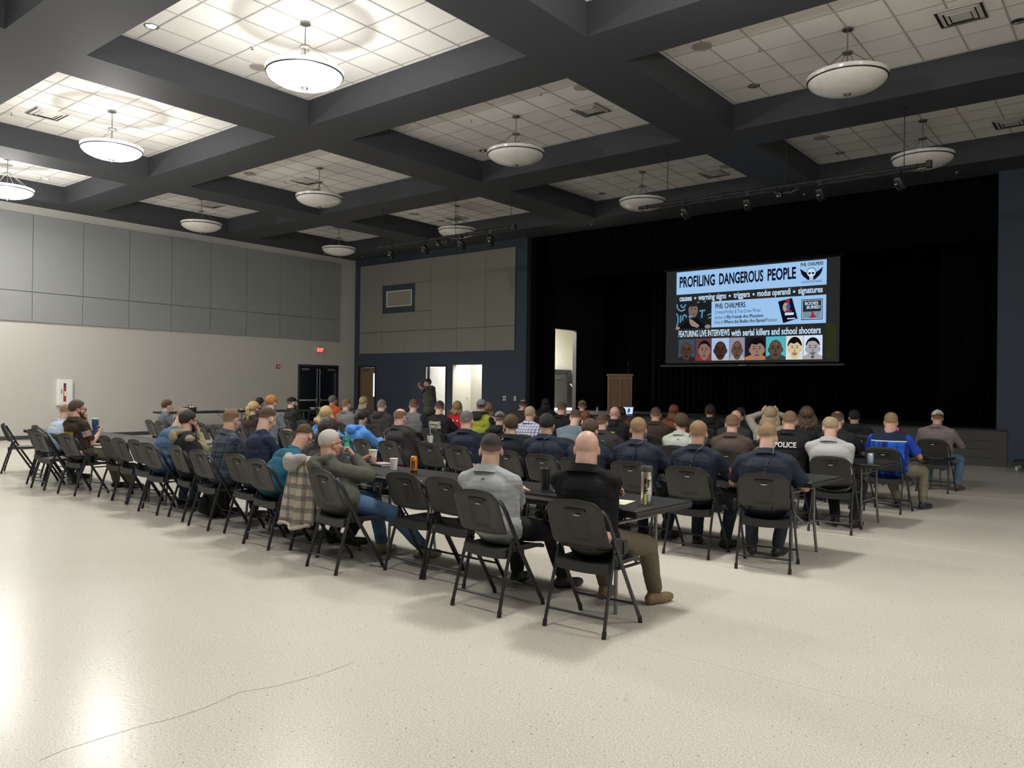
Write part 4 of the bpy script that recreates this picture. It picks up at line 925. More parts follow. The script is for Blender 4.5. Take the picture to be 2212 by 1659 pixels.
def hair_mat(c, long=False, skin=None):
    k = f"hair_{c}_{'long' if long else 'short'}"
    if skin is None or long: return mat(k, HC[c], .62 if not long else .45, bump=.6 if not long else .9, bscale=300 if not long else 60, var=.25, vscale=150 if not long else 40, stretch=(1, 1, .5) if not long else (1.6, 1.6, .12))
    k += '_'+skin
    if k in MATS: return MATS[k]
    m = mat(k, HC[c], .7, bump=.55, bscale=300, var=.22, vscale=220, stretch=(1, 1, .4))
    nt = m.node_tree; b = nt.nodes['Principled BSDF']; N = nt.nodes.new; L = nt.links.new
    src = b.inputs['Base Color'].links[0].from_socket
    tc = N('ShaderNodeTexCoord'); sp = N('ShaderNodeSeparateXYZ'); L(tc.outputs['Generated'], sp.inputs[0])
    mr = N('ShaderNodeMapRange'); mr.inputs['From Min'].default_value = .16; mr.inputs['From Max'].default_value = .62; mr.inputs['To Min'].default_value = .62; mr.inputs['To Max'].default_value = .0; L(sp.outputs[2], mr.inputs['Value'])
    x = N('ShaderNodeMix'); x.data_type = 'RGBA'; L(mr.outputs[0], x.inputs[0]); L(src, x.inputs[6]); x.inputs[7].default_value = (*SKINS[skin], 1); L(x.outputs[2], b.inputs['Base Color'])
    return m
M_eye = mat('eye_white', (.7, .68, .65), .2); M_iris = mat('eye_dark', (.02, .015, .01), .15); M_lip = mat('lip', (.38, .15, .12), .5)
M_lensg = mat('spectacle_glass', (.9, .95, 1), .05, trans=1.0)
def cloth(name, col, rough=.85, plaid=None):
    k = 'cloth_'+name
    if k in MATS: return MATS[k]
    m = mat(k, col, rough, bump=.7, bscale=7, var=.08, vscale=5, spec=.2, stretch=(.8, 1, 2.6))
    if name == 'two_tone_blue':
        nt = m.node_tree; b = nt.nodes['Principled BSDF']; N = nt.nodes.new; L = nt.links.new
        tc = N('ShaderNodeTexCoord'); sp = N('ShaderNodeSeparateXYZ'); L(tc.outputs['Object'], sp.inputs[0])
        mp = N('ShaderNodeMapping'); mp.inputs['Scale'].default_value = (26, 0, 3); L(tc.outputs['Object'], mp.inputs[0])
        nz = N('ShaderNodeTexNoise'); nz.inputs['Scale'].default_value = 1; L(mp.outputs[0], nz.inputs['Vector'])
        rp = N('ShaderNodeValToRGB'); e = rp.color_ramp.elements; e[0].position = .42; e[0].color = (.012, .02, .16, 1); e[1].position = .62; e[1].color = (.02, .13, .62, 1); L(nz.outputs['Fac'], rp.inputs[0])
        src = rp.outputs[0]
        for z0, c in ((.905, (.55, .62, .70)), (.918, col)):
            gt = N('ShaderNodeMath'); gt.operation = 'GREATER_THAN'; gt.inputs[1].default_value = z0; L(sp.outputs[2], gt.inputs[0])
            x = N('ShaderNodeMix'); x.data_type = 'RGBA'; L(gt.outputs[0], x.inputs[0]); L(src, x.inputs[6]); x.inputs[7].default_value = (*c, 1); src = x.outputs[2]
        for l in list(b.inputs['Base Color'].links): nt.links.remove(l)
        L(src, b.inputs['Base Color'])
    if plaid:
        nt = m.node_tree; b = nt.nodes['Principled BSDF']; N = nt.nodes.new; L = nt.links.new
        tc = N('ShaderNodeTexCoord'); sp = N('ShaderNodeSeparateXYZ'); L(tc.outputs['Object'], sp.inputs[0])
        per, c2, c3 = plaid
        def band(sock, ph, wd):
            a = N('ShaderNodeMath'); a.operation = 'MULTIPLY_ADD'; a.inputs[1].default_value = 1/per; a.inputs[2].default_value = ph; L(sock, a.inputs[0])
            fr = N('ShaderNodeMath'); fr.operation = 'FRACT'; L(a.outputs[0], fr.inputs[0])
            lt = N('ShaderNodeMath'); lt.operation = 'LESS_THAN'; lt.inputs[1].default_value = wd; L(fr.outputs[0], lt.inputs[0]); return lt.outputs[0]
        src = None
        for ax, ph, wd, c, fac in ((0, 5.0, .42, c2, .5), (2, 5.2, .42, c2, .5), (0, 5.7, .07, c3, .6), (2, 5.9, .07, c3, .6)):
            mu = N('ShaderNodeMath'); mu.operation = 'MULTIPLY'; mu.inputs[1].default_value = fac; L(band(sp.outputs[ax], ph, wd), mu.inputs[0])
            x = N('ShaderNodeMix'); x.data_type = 'RGBA'; L(mu.outputs[0], x.inputs[0])
            if src is None: x.inputs[6].default_value = (*col, 1)
            else: L(src, x.inputs[6])
            x.inputs[7].default_value = (*c, 1); src = x.outputs[2]
        for l in list(b.inputs['Base Color'].links): nt.links.remove(l)
        L(src, b.inputs['Base Color'])
    return m
_fold = bpy.data.textures.new('fold_noise', 'CLOUDS'); _fold.noise_scale = .085; _fold.noise_depth = 2
_strand = bpy.data.textures.new('strand_noise', 'CLOUDS'); _strand.noise_scale = .03; _strand.noise_depth = 3
_curl = bpy.data.textures.new('curl_noise', 'CLOUDS'); _curl.noise_scale = .022; _curl.noise_depth = 1
def blob(f, name, m, parent, voxel=.01, smooth=6, disp=0, tex=None):
    o = f.obj(name, m, parent)
    r = o.modifiers.new('remesh', 'REMESH'); r.mode = 'VOXEL'; r.voxel_size = voxel; r.use_smooth_shade = True
    s_ = o.modifiers.new('smooth', 'SMOOTH'); s_.factor = .5; s_.iterations = smooth
    if disp:
        d = o.modifiers.new('displace', 'DISPLACE'); d.texture = tex or _fold; d.strength = disp; d.mid_level = .5; d.texture_coords = 'LOCAL'
    return o
def rad_hair(hc, HR, thr, thick, rad=(.077, .098, .098), top=None, spot=None, rough=.004, seed=1, low=.965, fade=None):
    # closed skull cap whose radius sinks under the skin outside the hairline
    rng = random.Random(seed); f = MB(); nu, nv = 40, 28; vs = []; fs = []
    xs = [0, 45, 68, 82, 97, 120, 180]
    for j in range(nv+1):
        t = -PI/2+PI*j/nv
        for i in range(nu):
            a = 2*PI*i/nu; d = Vector((math.cos(t)*math.cos(a), math.cos(t)*math.sin(a), math.sin(t)))
            az = math.degrees(math.atan2(abs(d.x), d.y)); th = np.interp(az, xs, thr)
            k = sstep(th-.05, th+.07, d.z)
            if top is not None and d.z > top-.15: k *= 1-sstep(top-.12, top+.03, d.z+.25*max(0, d.y))
            if spot is not None:
                q = (d-Vector(spot[:3]).normalized()).length; k *= sstep(spot[3]*.6, spot[3]*1.15, q)
            tk = thick
            if fade: tk = thick*(fade+(1-fade)*sstep(-.1, .55, d.z))
            rr = low+k*(1-low+tk/.09)+(rng.random()-.5)*rough/.09*k
            vs.append(hc+HR @ Vector((d.x*rad[0]*rr, d.y*rad[1]*rr, d.z*rad[2]*rr)))
    for j in range(nv):
        for i in range(nu):
            l = (i+1) % nu; fs.append((j*nu+i, j*nu+l, (j+1)*nu+l, (j+1)*nu+i))
    fs += [tuple(range(nu))[::-1], tuple(range(nv*nu, (nv+1)*nu))]
    f.add(vs, fs); return f
THR_SHORT = [.52, .47, .20, -.05, .12, -.42, -.58]
def ik(Sp, T, a, b_, hint):
    Sp = Vector(Sp); T = Vector(T); d = T-Sp; L_ = d.length; mx = (a+b_)*.985
    if L_ > mx: d = d*(mx/L_); T = Sp+d; L_ = mx
    mn = abs(a-b_)+.03
    if L_ < mn: d = d*(mn/L_); T = Sp+d; L_ = mn
    u = d.normalized(); x = (a*a-b_*b_+L_*L_)/(2*L_); h = math.sqrt(max(a*a-x*x, 1e-6))
    n = Vector(hint)-u*Vector(hint).dot(u); n.normalize()
    return Sp+u*x+n*h, T
def hand(f, wrist, dirv, palm_n, s, curl=.5, fine=True, sc=1.0):
    # palm, four unequal fingers in two joints and a thumb leaving the side of the palm
    d = Vector(dirv).normalized(); n = Vector(palm_n)-d*Vector(palm_n).dot(d); n.normalize(); side = d.cross(n)*s
    w_ = Vector(wrist); P = w_+d*.045*sc
    f.cap(w_+d*.008, w_+d*.072*sc, .022*sc, .021*sc, ex=1.6, side=side, seg=12)
    if not fine:
        f.cap(w_+d*.07, w_+d*.125*sc+n*.05*curl, .02, .014, ex=1.6, side=side, seg=10); f.cap(w_+d*.02+side*.03, w_+d*.07+side*.05+n*.02, .012, .01, seg=8); return
    for k, (o_, ln) in enumerate(((.030, .070), (.010, .078), (-.010, .073), (-.029, .058))):
        c0 = w_+d*.078*sc+side*o_*sc; a1 = curl*1.0+.05*k; v1 = d*math.cos(a1)+n*math.sin(a1); c1 = c0+v1*ln*.5*sc
        a2 = a1+curl*1.3; v2 = d*math.cos(a2)+n*math.sin(a2); c2 = c1+v2*ln*.5*sc
        f.cap(c0-d*.012, c1, .0098*sc, .0088*sc, seg=8); f.cap(c1, c2, .0088*sc, .0075*sc, seg=8)
    t0 = w_+d*.022*sc+side*.026*sc; t1 = t0+(d*.6+side*.75+n*.25).normalized()*.036*sc; t2 = t1+(d*.9+side*.15+n*.45).normalized()*.030*sc
    f.cap(t0, t1, .0125*sc, .0105*sc, seg=8); f.cap(t1, t2, .0105*sc, .0085*sc, seg=8)

def person(x, y, rz, head, label, skin='fair', hair=('short', 'brown'), top=('tee', 'navy', (.02, .03, .07)), trousers=('dark', (.02, .022, .03)), shoes=(.012, .012, .012), arms=('table', 'table'),
           hyaw=0, hpitch=8, hroll=0, bulk=1.0, belly=0, sleeves='long', collar=True, near=0, feet=((.14, .34), (.14, .34)), knees=None, extras=(), group='seated audience', face=False, stand=False, seed=1, hs=1.0, twist=0, neck=1.0, legout=0):
    V = Vector; fine = near > 0; vox = .0052 if near == 2 else (.0065 if near == 1 else .0095)
    t = thing('person', label, 'person', (x, y, 0), R(rz), group)
    ca, sa = math.cos(-R(rz)), math.sin(-R(rz)); dx, dy = head[0]-x, head[1]-y
    hx, hy, hz = ca*dx-sa*dy, sa*dx+ca*dy, head[2]          # crown of the head in local axes
    HR = (Matrix.Rotation(R(hyaw), 3, 'Z') @ Matrix.Rotation(-R(hpitch), 3, 'X') @ Matrix.Rotation(R(hroll), 3, 'Y'))
    hd = .118*hs
    H = V((hx, hy, hz))-HR @ V((0, -.01, hd))
    P0 = V((0, 0, .555)) if not stand else V((0, 0, .93))
    # neck base lies below and behind the head; the spine bows between pelvis and neck
    back = .035+.0016*max(0, hpitch)
    N0 = H+V((0, -back-.05*max(0, hpitch-25)/30, -.165-.02*(hs-1))); N0.x = H.x*.85
    sp = N0-P0; mid = P0+sp*.5+V((0, -.050*min(1, max(0, sp.y)/.3+.05), 0)); W1 = P0+sp*.22+V((0, -.02*min(1, max(0, sp.y)/.3), 0))
    cd_ = (N0-mid).normalized()
    latv = Matrix.Rotation(R(twist), 3, 'Z') @ V((1, 0, 0)); fwd = latv.cross(cd_).normalized()*-1
    if fwd.y < 0: fwd = -fwd
    upv = cd_; sw = .182*bulk**.5
    SH = {s: N0-upv*.060+latv*s*sw+fwd*.005 for s in (-1, 1)}
    rotc = Matrix((latv, fwd, latv.cross(fwd))).transposed()
    def torso(f, g, low=True, shw=.94):
        if low: f.ell(P0+V((0, .0, .0)), ((.168*bulk+g), (.125*bulk+g), .115+g*.5))
        f.ell(W1+V((0, .004+belly*.5, 0)), (.152*bulk+g+belly*.4, .115*bulk+g+belly*.6, .14), rotc)
        f.ell(mid+fwd*(.008+belly*.3), (.160*bulk+g, .112*bulk+g, .17), rotc)
        f.ell(N0-upv*.13, (.168*bulk+g, .105*bulk+g, .135), rotc)
        f.cap(SH[-1]*shw+SH[1]*(1-shw), SH[1]*shw+SH[-1]*(1-shw), .052*bulk**.3+g, .052*bulk**.3+g, seg=12)
        for s in (-1, 1):
            f.cap(N0+V((s*.025, 0, .010)), (SH[s]*.80+N0*.20 if shw > .9 else SH[s]*.66+N0*.34)+upv*.004, .052+g*.6, .050+g*.7, seg=10)
            f.cap(SH[s]*(.80 if shw > .9 else .74)+N0*(.20 if shw > .9 else .26)-upv*.04, W1+latv*s*.085*bulk, .062+g, .075*bulk+g, seg=10)
        f.cap(P0+V((-.075, .03, -.02)), P0+V((.075, .03, -.02)), .105*bulk**.5+g, .105*bulk**.5+g, seg=12)
    # arms
    A = {}
    for s, mode in ((-1, arms[0]), (1, arms[1])):
        hint = (s*.75, -.25, -.8)
        if mode == 'table': T = (s*.10+N0.x*.5, max(.36, N0.y+.22), .775)
        elif mode == 'wide': T = (s*.13+N0.x, max(.34, N0.y+.20), .775); hint = (s*.95, -.2, -.8)
        elif mode == 'lap': T = (s*.13, .27, .66); hint = (s*.4, -.8, -.4)
        elif mode == 'chin': T = tuple(H+HR @ V((s*.035, .13, -.125))); hint = (s*.5, .2, -1)
        elif mode == 'cross': T = (-s*.05+N0.x, N0.y+.19, .86); hint = (s*1.1, -.2, -.6)
        elif mode == 'side': T = (s*.27, .12, .62); hint = (s*.3, -1, 0)
        elif mode == 'head': T = tuple(H+HR @ V((s*.11, .06, .03))); hint = (s*1, .1, -.7)
        else: T = mode[0]; hint = mode[1]
        el, wr = ik(SH[s], T, .285, .255, hint); A[s] = (el, wr, mode)
    # legs
    Lg = {}
    for s, (fx, fy) in ((-1, feet[0]), (1, feet[1])):
        hp = P0+V((s*.095, .03, -.01)); kn, an = ik(hp, (s*fx, fy, .10), .43, .41, (s*(.25+legout), 1.0, .9) if not stand else (0, 1, 0)); Lg[s] = (hp, kn, an)
    # ---- body: one continuous skin surface
    b = MB(); torso(b, -.004)
    nr = (.063 if bulk <= 1.05 else .069)*neck
    b.cap(N0-upv*.03, H+HR @ V((0, -.022, -.045)), nr, nr*.93, seg=14)
    h = lambda v: H+HR @ (V(v)*hs)
    def he(c, r, rot=None): b.ell(h(c), tuple(q*hs for q in r), HR @ (rot or Matrix.Identity(3)), 18, 12)
    he((0, -.012, .020), (.081, .098, .094)); he((0, .026, -.035), (.067, .070, .082)); he((0, .040, -.085), (.050, .046, .036)); he((0, .078, -.100), (.020, .018, .016))
    he((0, .083, .020), (.046, .014, .013)); b.cap(h((0, .092, .008)), h((0, .112, -.034)), .009, .0145, seg=10); he((0, .098, -.038), (.019, .013, .010))
    for s in (-1, 1): he((s*.043, .068, -.030), (.022, .022, .022)); he((s*.082, -.006, -.022), (.0085, .018, .030), Matrix.Rotation(R(-s*18), 3, 'Z')); 
    he((0, .096, -.062), (.023, .010, .0065)); he((0, .095, -.074), (.021, .010, .007))
    for s in (-1, 1):
        el, wr, mode = A[s]; fd = (wr-el).normalized()
        b.cap(SH[s], el, .045*bulk**.4, .037, seg=12); b.cap(el, el+(wr-el)*.35, .037, .0385, seg=12); b.cap(el+(wr-el)*.35, wr, .0385, .0245, seg=12)
        if mode in ('table', 'wide'): dv, pn, cu = V((-s*.5, .8, -.05)), V((0, 0, -1)), .25
        elif mode == 'chin': dv, pn, cu = (fd*.5+HR @ V((-s*.4, -.2, .8))), HR @ V((0, -1, .2)), .95
        elif mode == 'cross': dv, pn, cu = V((-s, .25, -.05)), V((0, -1, 0)), .3
        elif mode == 'head': dv, pn, cu = (HR @ V((-s*.2, -.5, .8))), HR @ V((-s, 0, 0)), .4
        elif isinstance(mode, tuple) and len(mode) > 2: dv, pn, cu = V(mode[2]), V(mode[3]), mode[4]
        else: dv, pn, cu = fd*.6+V((0, .5, -.1)), V((-s*.3, 0, -1)), .4
        hand(b, wr, dv, pn, -s, cu, fine)
        hp, kn, an = Lg[s]; b.cap(hp, kn, .078*bulk**.4, .052, seg=12); b.cap(kn, an+V((0, 0, .02)), .050, .036, seg=12); b.cap(an+V((0, -.02, -.045)), an+V((s*.02, .12, -.06)), .036, .028, ex=1.1, side=(1, 0, 0), seg=10)
    blob(b, 'body', skin_mat(skin), t, vox, 3 if fine else 3)
    # ---- shirt
    kind, cn, cc = top[:3]; g = {'tee': .013, 'polo': .014, 'shirt': .016, 'uniform': .020, 'hoodie': .026, 'jacket': .030, 'sweater': .018, 'vest': .022}[kind]
    cm = cloth(cn, cc, *( [.85, top[3]] if len(top) > 3 else [])); sm_ = cm; cv = .010 if fine else .0125
    slv = None
    for e in extras:
        if e[0] == 'sleeve': slv = cloth(e[1], e[2])
    tuck = kind == 'uniform' or any(e[0] == 'belt' for e in extras)
    sh = MB(); torso(sh, g, not tuck); sh.cap(N0-upv*.05, N0+upv*.014, nr+.020, nr+.011, flat=True, seg=16)
    if kind in ('jacket', 'hoodie', 'vest') and not tuck: sh.cap(P0+V((-.07, -.01, .02)), P0+V((.07, -.01, .02)), .125*bulk+g*.6, .125*bulk+g*.6, seg=12)
    sl = sh if slv is None else MB()
    for s in (-1, 1):
        el, wr, mode = A[s]
        if slv is not None: sl = MB()
        r0 = .049*bulk**.4+g*.8
        if sleeves == 'none': sl.cap(SH[s], SH[s]+(el-SH[s])*.12, r0, r0, flat=True)
        elif sleeves == 'short': sl.cap(SH[s], SH[s]+(el-SH[s])*.15, r0, r0, seg=14); sl.cap(SH[s]+(el-SH[s])*.1, SH[s]+(el-SH[s])*.80, r0, r0+.002, flat=True, seg=14)
        else:
            re = .046+g*.8; sl.cap(SH[s], el, r0, re, seg=14); sl.cap(el, el+(wr-el)*.93, re, .034+g*.6, flat=False if not fine else True, seg=14)
        if slv is not None: blob(sl, 'sleeve', slv, t, cv, 4, .010)
    if kind == 'hoodie':
        hb = N0+V((0, 0, .035))-fwd*.105
        for k in range(9):
            a = PI*(.08+.84*k/8); pnt = N0+latv*math.cos(a)*.118-fwd*(math.sin(a)*.128-.035)+upv*(.040-.012*math.sin(a)); sh.ell(pnt, (.042, .042, .036))
        sh.ell(hb-upv*.05-fwd*.02, (.120, .045, .072), rotc)
        for s in (-1, 1): sh.cap(N0+latv*s*.07+fwd*.03+upv*.03, N0+latv*s*.04+fwd*.085-upv*.06, .03, .02)
    so = blob(sh, {'tee': 'shirt', 'polo': 'polo_shirt', 'shirt': 'shirt', 'uniform': 'uniform_shirt', 'hoodie': 'hoodie', 'jacket': 'jacket', 'sweater': 'sweater', 'vest': 'vest'}[kind], cm, t, cv, 4, .012 if kind in ('jacket', 'hoodie') else .008)
    for e in extras:
        if e[0] == 'overvest':
            f = MB(); torso(f, g+.021, shw=.72); blob(f, 'vest', cloth(e[1], e[2]), t, cv, 4, .012)
        elif e[0] == 'blackhood':
            f = MB()
            for k in range(9):
                a = PI*(.06+.88*k/8); f.ell(N0+latv*math.cos(a)*.118-fwd*(math.sin(a)*.140-.035)+upv*(.052-.01*math.sin(a)), (.044, .044, .038))
            f.ell(N0-upv*.012-fwd*.135, (.125, .048, .075), rotc); blob(f, 'hood', cloth(e[1], e[2]), t, cv, 4, .014)
    for e in extras:
        if e[0] == 'neckring':
            f = MB(); f.tube([N0+upv*.03+latv*math.cos(a)*.082-fwd*(math.sin(a)*.075-.012)+upv*(.004+.012*math.sin(a)) for a in [2*PI*k/24 for k in range(24)]], .016, 8, closed=True); f.obj('shirt_collar', cloth(e[1], e[2]), t, smooth=180)
    vests = [q for q in t.children if q.name.startswith('vest')]
    def wrap(o):
        w_ = o.modifiers.new('wrap', 'SHRINKWRAP'); w_.target = vests[0] if vests else so; w_.wrap_method = 'PROJECT'
        w_.use_project_x = w_.use_project_y = False; w_.use_project_z = True; w_.use_negative_direction = w_.use_positive_direction = True; w_.project_limit = .5; w_.offset = .007
    nb = N0+upv*.012
    if kind in ('polo', 'uniform', 'jacket', 'shirt') and collar:
        f = MB(); vs = []; n = 28; prof = [(.088, -.014), (.082, .006), (.0745, .026), (.0715, .041), (.0665, .041), (.068, .01), (.072, -.015)]
        ax = ((H-N0).normalized()*.6+upv*.4).normalized()
        u_ = latv; w__ = ax.cross(u_).normalized()*-1
        if w__.y > 0: w__ = -w__
        for r_, z_ in prof:
            for k in range(n):
                a = 2*PI*k/n; c_ = nb+ax*(z_*(1.0 if math.sin(a) > -.2 else .8)+.0)+u_*math.cos(a)*(r_*1.10+g*.3)*nr/.064+w__*math.sin(a)*(r_+.004)*nr/.064-w__*0; vs.append(c_)
        fs = [(i*n+k, i*n+(k+1) % n, (i+1)*n+(k+1) % n, (i+1)*n+k) for i in range(len(prof)-1) for k in range(n)]; f.add(vs, fs); f.obj('collar', cloth(cn, cc) if len(top) < 4 else cm, t, smooth=50)
    elif kind in ('tee', 'sweater', 'vest'):
        f = MB(); f.tube([nb+latv*math.cos(a)*(.078)*nr/.064-fwd*(math.sin(a)*.070-.012)+upv*(.008+.012*math.sin(a)) for a in [2*PI*k/24 for k in range(24)]], .008, 8, closed=True); f.obj('neckband', cm, t, smooth=180)
    # ---- trousers, shoes
    tn, tc_ = trousers[:2]; f = MB(); tm = cloth('trousers_'+tn, tc_)
    f.ell(P0+V((0, .01, -.035)), (.164*bulk+.008, .122*bulk+.008, .082)); f.cap(P0+V((-.075, .03, -.02)), P0+V((.075, .03, -.02)), .112*bulk**.5, .112*bulk**.5)
    for s in (-1, 1):
        hp, kn, an = Lg[s]; k_ = bulk**.35; f.cap(hp, kn, .095*k_, .071*k_, seg=14); f.cap(kn, an*.97+kn*.03+V((0, 0, .012)), .068*k_, .058, flat=False, seg=14)
    blob(f, 'trousers', tm, t, cv*1.1, 4, .012)
    sm2 = mat('shoe_%.2f_%.2f' % (shoes[0], shoes[2]), shoes, .5)
    for s in (-1, 1):
        hp, kn, an = Lg[s]; f = MB(); zt = .045; a_ = V((an.x, an.y, 0)); tw = V((s*.25, 1, 0)).normalized()
        lift = an.z-.10
        f.cap(a_-tw*.045+V((0, 0, zt+lift)), a_+tw*.08+V((0, 0, zt*.85+lift*.5)), .042, .040, ex=1.0, side=(1, 0, 0)); f.cap(a_+tw*.06+V((0, 0, .036+lift*.4)), a_+tw*.165+V((0, 0, .032)), .044, .034, ex=1.15, side=(1, 0, 0)); f.cap(a_-tw*.01+V((0, 0, .05+lift)), an+V((0, 0, .03)), .048, .044)
        so_ = blob(f, 'shoe', sm2, t, .011, 3)
    # ---- hair
    st, hcn = hair[:2]; hc = h((0, -.012, .020)); hm = hair_mat(hcn, skin=skin if st in ('short', 'buzz', 'crop', 'receding', 'crown', 'shaved', 'baldtop') else None); rr = (.081*hs, .098*hs, .094*hs)
    def put(f, name='hair', m=hm): return f.obj(name, m, t, smooth=180)
    if st == 'short': put(rad_hair(hc, HR, THR_SHORT, .008, rr, seed=seed, rough=.0045, fade=.25))
    elif st == 'buzz': put(rad_hair(hc, HR, [.56, .52, .25, 0, .16, -.36, -.50], .0035, rr, seed=seed, rough=.001, fade=.45))
    elif st == 'crop': put(rad_hair(hc, HR, [.56, .52, .25, 0, .16, -.40, -.52], .008, rr, seed=seed, rough=.004, fade=.25))
    elif st == 'full': put(rad_hair(hc, HR, [.50, .40, .1, -.15, .0, -.55, -.68], .014, rr, seed=seed, rough=.007, fade=.6))
    elif st == 'mop': put(rad_hair(hc, HR, [.42, .34, .0, -.2, -.05, -.62, -.78], .020, rr, seed=seed, rough=.010))
    elif st == 'crown': put(rad_hair(hc, HR, THR_SHORT, .009, rr, seed=seed, spot=(.1, -.45, .9, .42), rough=.004, fade=.5))
    elif st == 'receding': put(rad_hair(hc, HR, [.9, .85, .35, 0, .12, -.42, -.58], .006, rr, seed=seed, spot=(0, .45, .95, .62), rough=.003, fade=.5))
    elif st == 'baldtop': put(rad_hair(hc, HR, [.9, .6, .2, -.02, .12, -.42, -.56], .005, rr, seed=seed, top=.60, rough=.003))
    elif st == 'shaved': put(rad_hair(hc, HR, [.7, .6, .25, .02, .16, -.36, -.50], .0012, rr, seed=seed, top=.75, rough=.0004))
    elif st in ('long', 'wavy', 'curly', 'ponytail', 'bun', 'shoulder', 'blob'):
        hml = hair_mat(hcn, True); ln = hair[2] if len(hair) > 2 else .35
        f = rad_hair(hc, HR, [.50, .42, .05, -.2, -.1, -.6, -.72], .012 if st in ('ponytail', 'bun') else .018, rr, seed=seed, rough=.004)
        g_ = MB()
        if st in ('long', 'wavy', 'curly', 'shoulder'):
            rng = random.Random(seed)
            for k in range(9):
                u = (k-4)/4; p0 = h((u*.066, -.055+.035*abs(u), .035)); wv = {'long': 1.0, 'shoulder': 1.1, 'wavy': 1.35, 'curly': 1.45}[st]
                q = h((u*.078*wv, -.085+.045*abs(u), -.08)); e_ = V((q.x+u*.015*wv+rng.uniform(-.01, .01), q.y-.03-.02*ln+(.02 if hy > .2 else 0), hz-.115-ln+rng.uniform(-.03, .03)+.05*abs(u)))
                if e_.z > q.z-.02: e_.z = q.z-.02
                g_.cap(p0, q, .030, .032, seg=8); m_ = (q+e_)/2+V((rng.uniform(-.012, .012), -.012, 0)); g_.cap(q, m_, .032*wv**.5, .030*wv**.5, seg=8); g_.cap(m_, e_, .030*wv**.5, .012, seg=8)
            g_.ell(h((0, -.03, .03)), (.078, .085, .085), HR)
            blob(g_, 'long_hair', hml, t, .008 if not fine else .006, 2, .035 if st == 'curly' else (.022 if st == 'wavy' else .005), _curl if st == 'curly' else _strand)
        elif st == 'ponytail':
            p = h((0, -.105, .03)); g_.ell(p, (.026, .026, .026)); g_.cap(p, p+V((0, -.04, -.05)), .028, .034, seg=9); g_.cap(p+V((0, -.04, -.05)), p+V((.01, -.045, -.15)), .036, .030, seg=9); g_.cap(p+V((.01, -.045, -.15)), p+V((.015, -.03, -ln)), .030, .010, seg=9)
            blob(g_, 'ponytail', hml, t, .008, 2, .028, _strand)
        elif st == 'bun':
            g_.ell(h((0, -.105, -.03)), (.042, .034, .045)); g_.ell(h((.01, -.10, -.075)), (.03, .026, .035)); blob(g_, 'hair_bun', hml, t, .008, 2, .02, _curl)
        put(f, 'hair', hml)
    for e in extras:
        k = e[0]
        if k == 'beard':
            f = MB(); f.ell(h((0, .050, -.095)), (.056, .054, .044+e[2]), HR); f.ell(h((0, .090, -.058)), (.030, .014, .012), HR)
            for s in (-1, 1): f.cap(h((s*.060, .012, -.045)), h((s*.045, .05, -.085)), .018, .022)
            blob(f, 'beard', hair_mat(e[1]), t, .006, 2, .008, _curl)
        elif k == 'glasses':
            f = MB()
            for s in (-1, 1):
                f.tube([h((s*.033+.024*math.cos(a), .105-.012*abs(math.cos(a)) if s*math.cos(a) > 0 else .107, -.004+.018*math.sin(a))) for a in [2*PI*q/16 for q in range(16)]], .0026, 6, closed=True)
                f.tube([h((s*.057, .095, .002)), h((s*.086, .045, .004)), h((s*.091, -.01, .0)), h((s*.088, -.028, -.015))], .0028, 6)
            f.tube([h((-.010, .108, 0)), h((0, .110, .004)), h((.010, .108, 0))], .0022, 6)
            gl = f.obj('glasses', mat('spectacle_frame', (.015, .013, .012), .3), t)
            if near:
                f = MB()
                for s in (-1, 1): f.ell(h((s*.033, .104, -.004)), (.021, .0015, .016), HR)
                f.obj('lenses', M_lensg, gl, smooth=180)
        elif k == 'cap':
            cmn = cloth('cap_'+e[1], e[2], .8); bw = e[3] if len(e) > 3 else 0
            HB = HR @ Matrix.Rotation(PI if bw else 0, 3, 'Z')
            thr = [.20]*7 if not bw else [.22]*7
            f = rad_hair(hc, HR, thr, .012, rr, rough=0, low=.90); cp = put(f, 'cap', cmn)
            hb_ = lambda v: hc+HB @ V(v)
            f = MB(); f.ell(hb_((0, .118, .022)), (.070, .062, .006), HB @ Matrix.Rotation(R(-12), 3, 'X')); f.obj('cap_brim', cmn, cp, smooth=180)
            f = MB(); f.ell(hb_((0, 0, .108)), (.008, .008, .005)); f.obj('cap_button', cmn, cp, smooth=180)
            f = MB(); f.tube([hb_((.036*math.cos(a), -.088-.014+.0*a, .030+.026*math.sin(a))) for a in [PI*q/10 for q in range(11)]], .004, 6); f.tube([hb_((-.04, -.098, .028)), hb_((0, -.104, .028)), hb_((.04, -.098, .028))], .0055, 6); f.obj('cap_strap', mat('cap_strap_dark', (.03, .03, .03), .7) if len(e) < 5 else cmn, cp)
        elif k == 'cord':
            # coiled radio cord from ear to back
            a0 = h((.082, -.045, -.035)); a1 = N0-fwd*(.125*bulk+.02)+latv*e[1]+upv*.0; a2 = mid-fwd*(.150*bulk+g)+latv*e[2]-upv*.10
            f = MB(); f.tube([a0, h((.07, -.07, -.10)), a1*.3+h((.05, -.09, -.13))*.7, a1], .0022, 6); f.obj('earpiece_wire', mat('clear_wire', (.22, .20, .19), .4), t)
            pts = []; n = 90; ctr = (a1+a2)/2-fwd*.02
            for q in range(n+1):
                w_ = q/n; p = a1*(1-w_)**2+ctr*2*w_*(1-w_)+a2*w_*w_; an_ = q*PI*.45*2; pts.append(p+latv*.0085*math.cos(an_)-fwd*.0085*math.sin(an_))
            f = MB(); f.tube(pts, .0044, 5); f.obj('radio_cord', mat('radio_cord_black', (.012, .012, .012), .4), t)
        elif k == 'text':
            # (text, txt, size, colour name, colour, dx, dz below the neck, width)
            m_ = emis('x', (0, 0, 0), 0) if False else mat('print_'+e[3], e[4], .7)
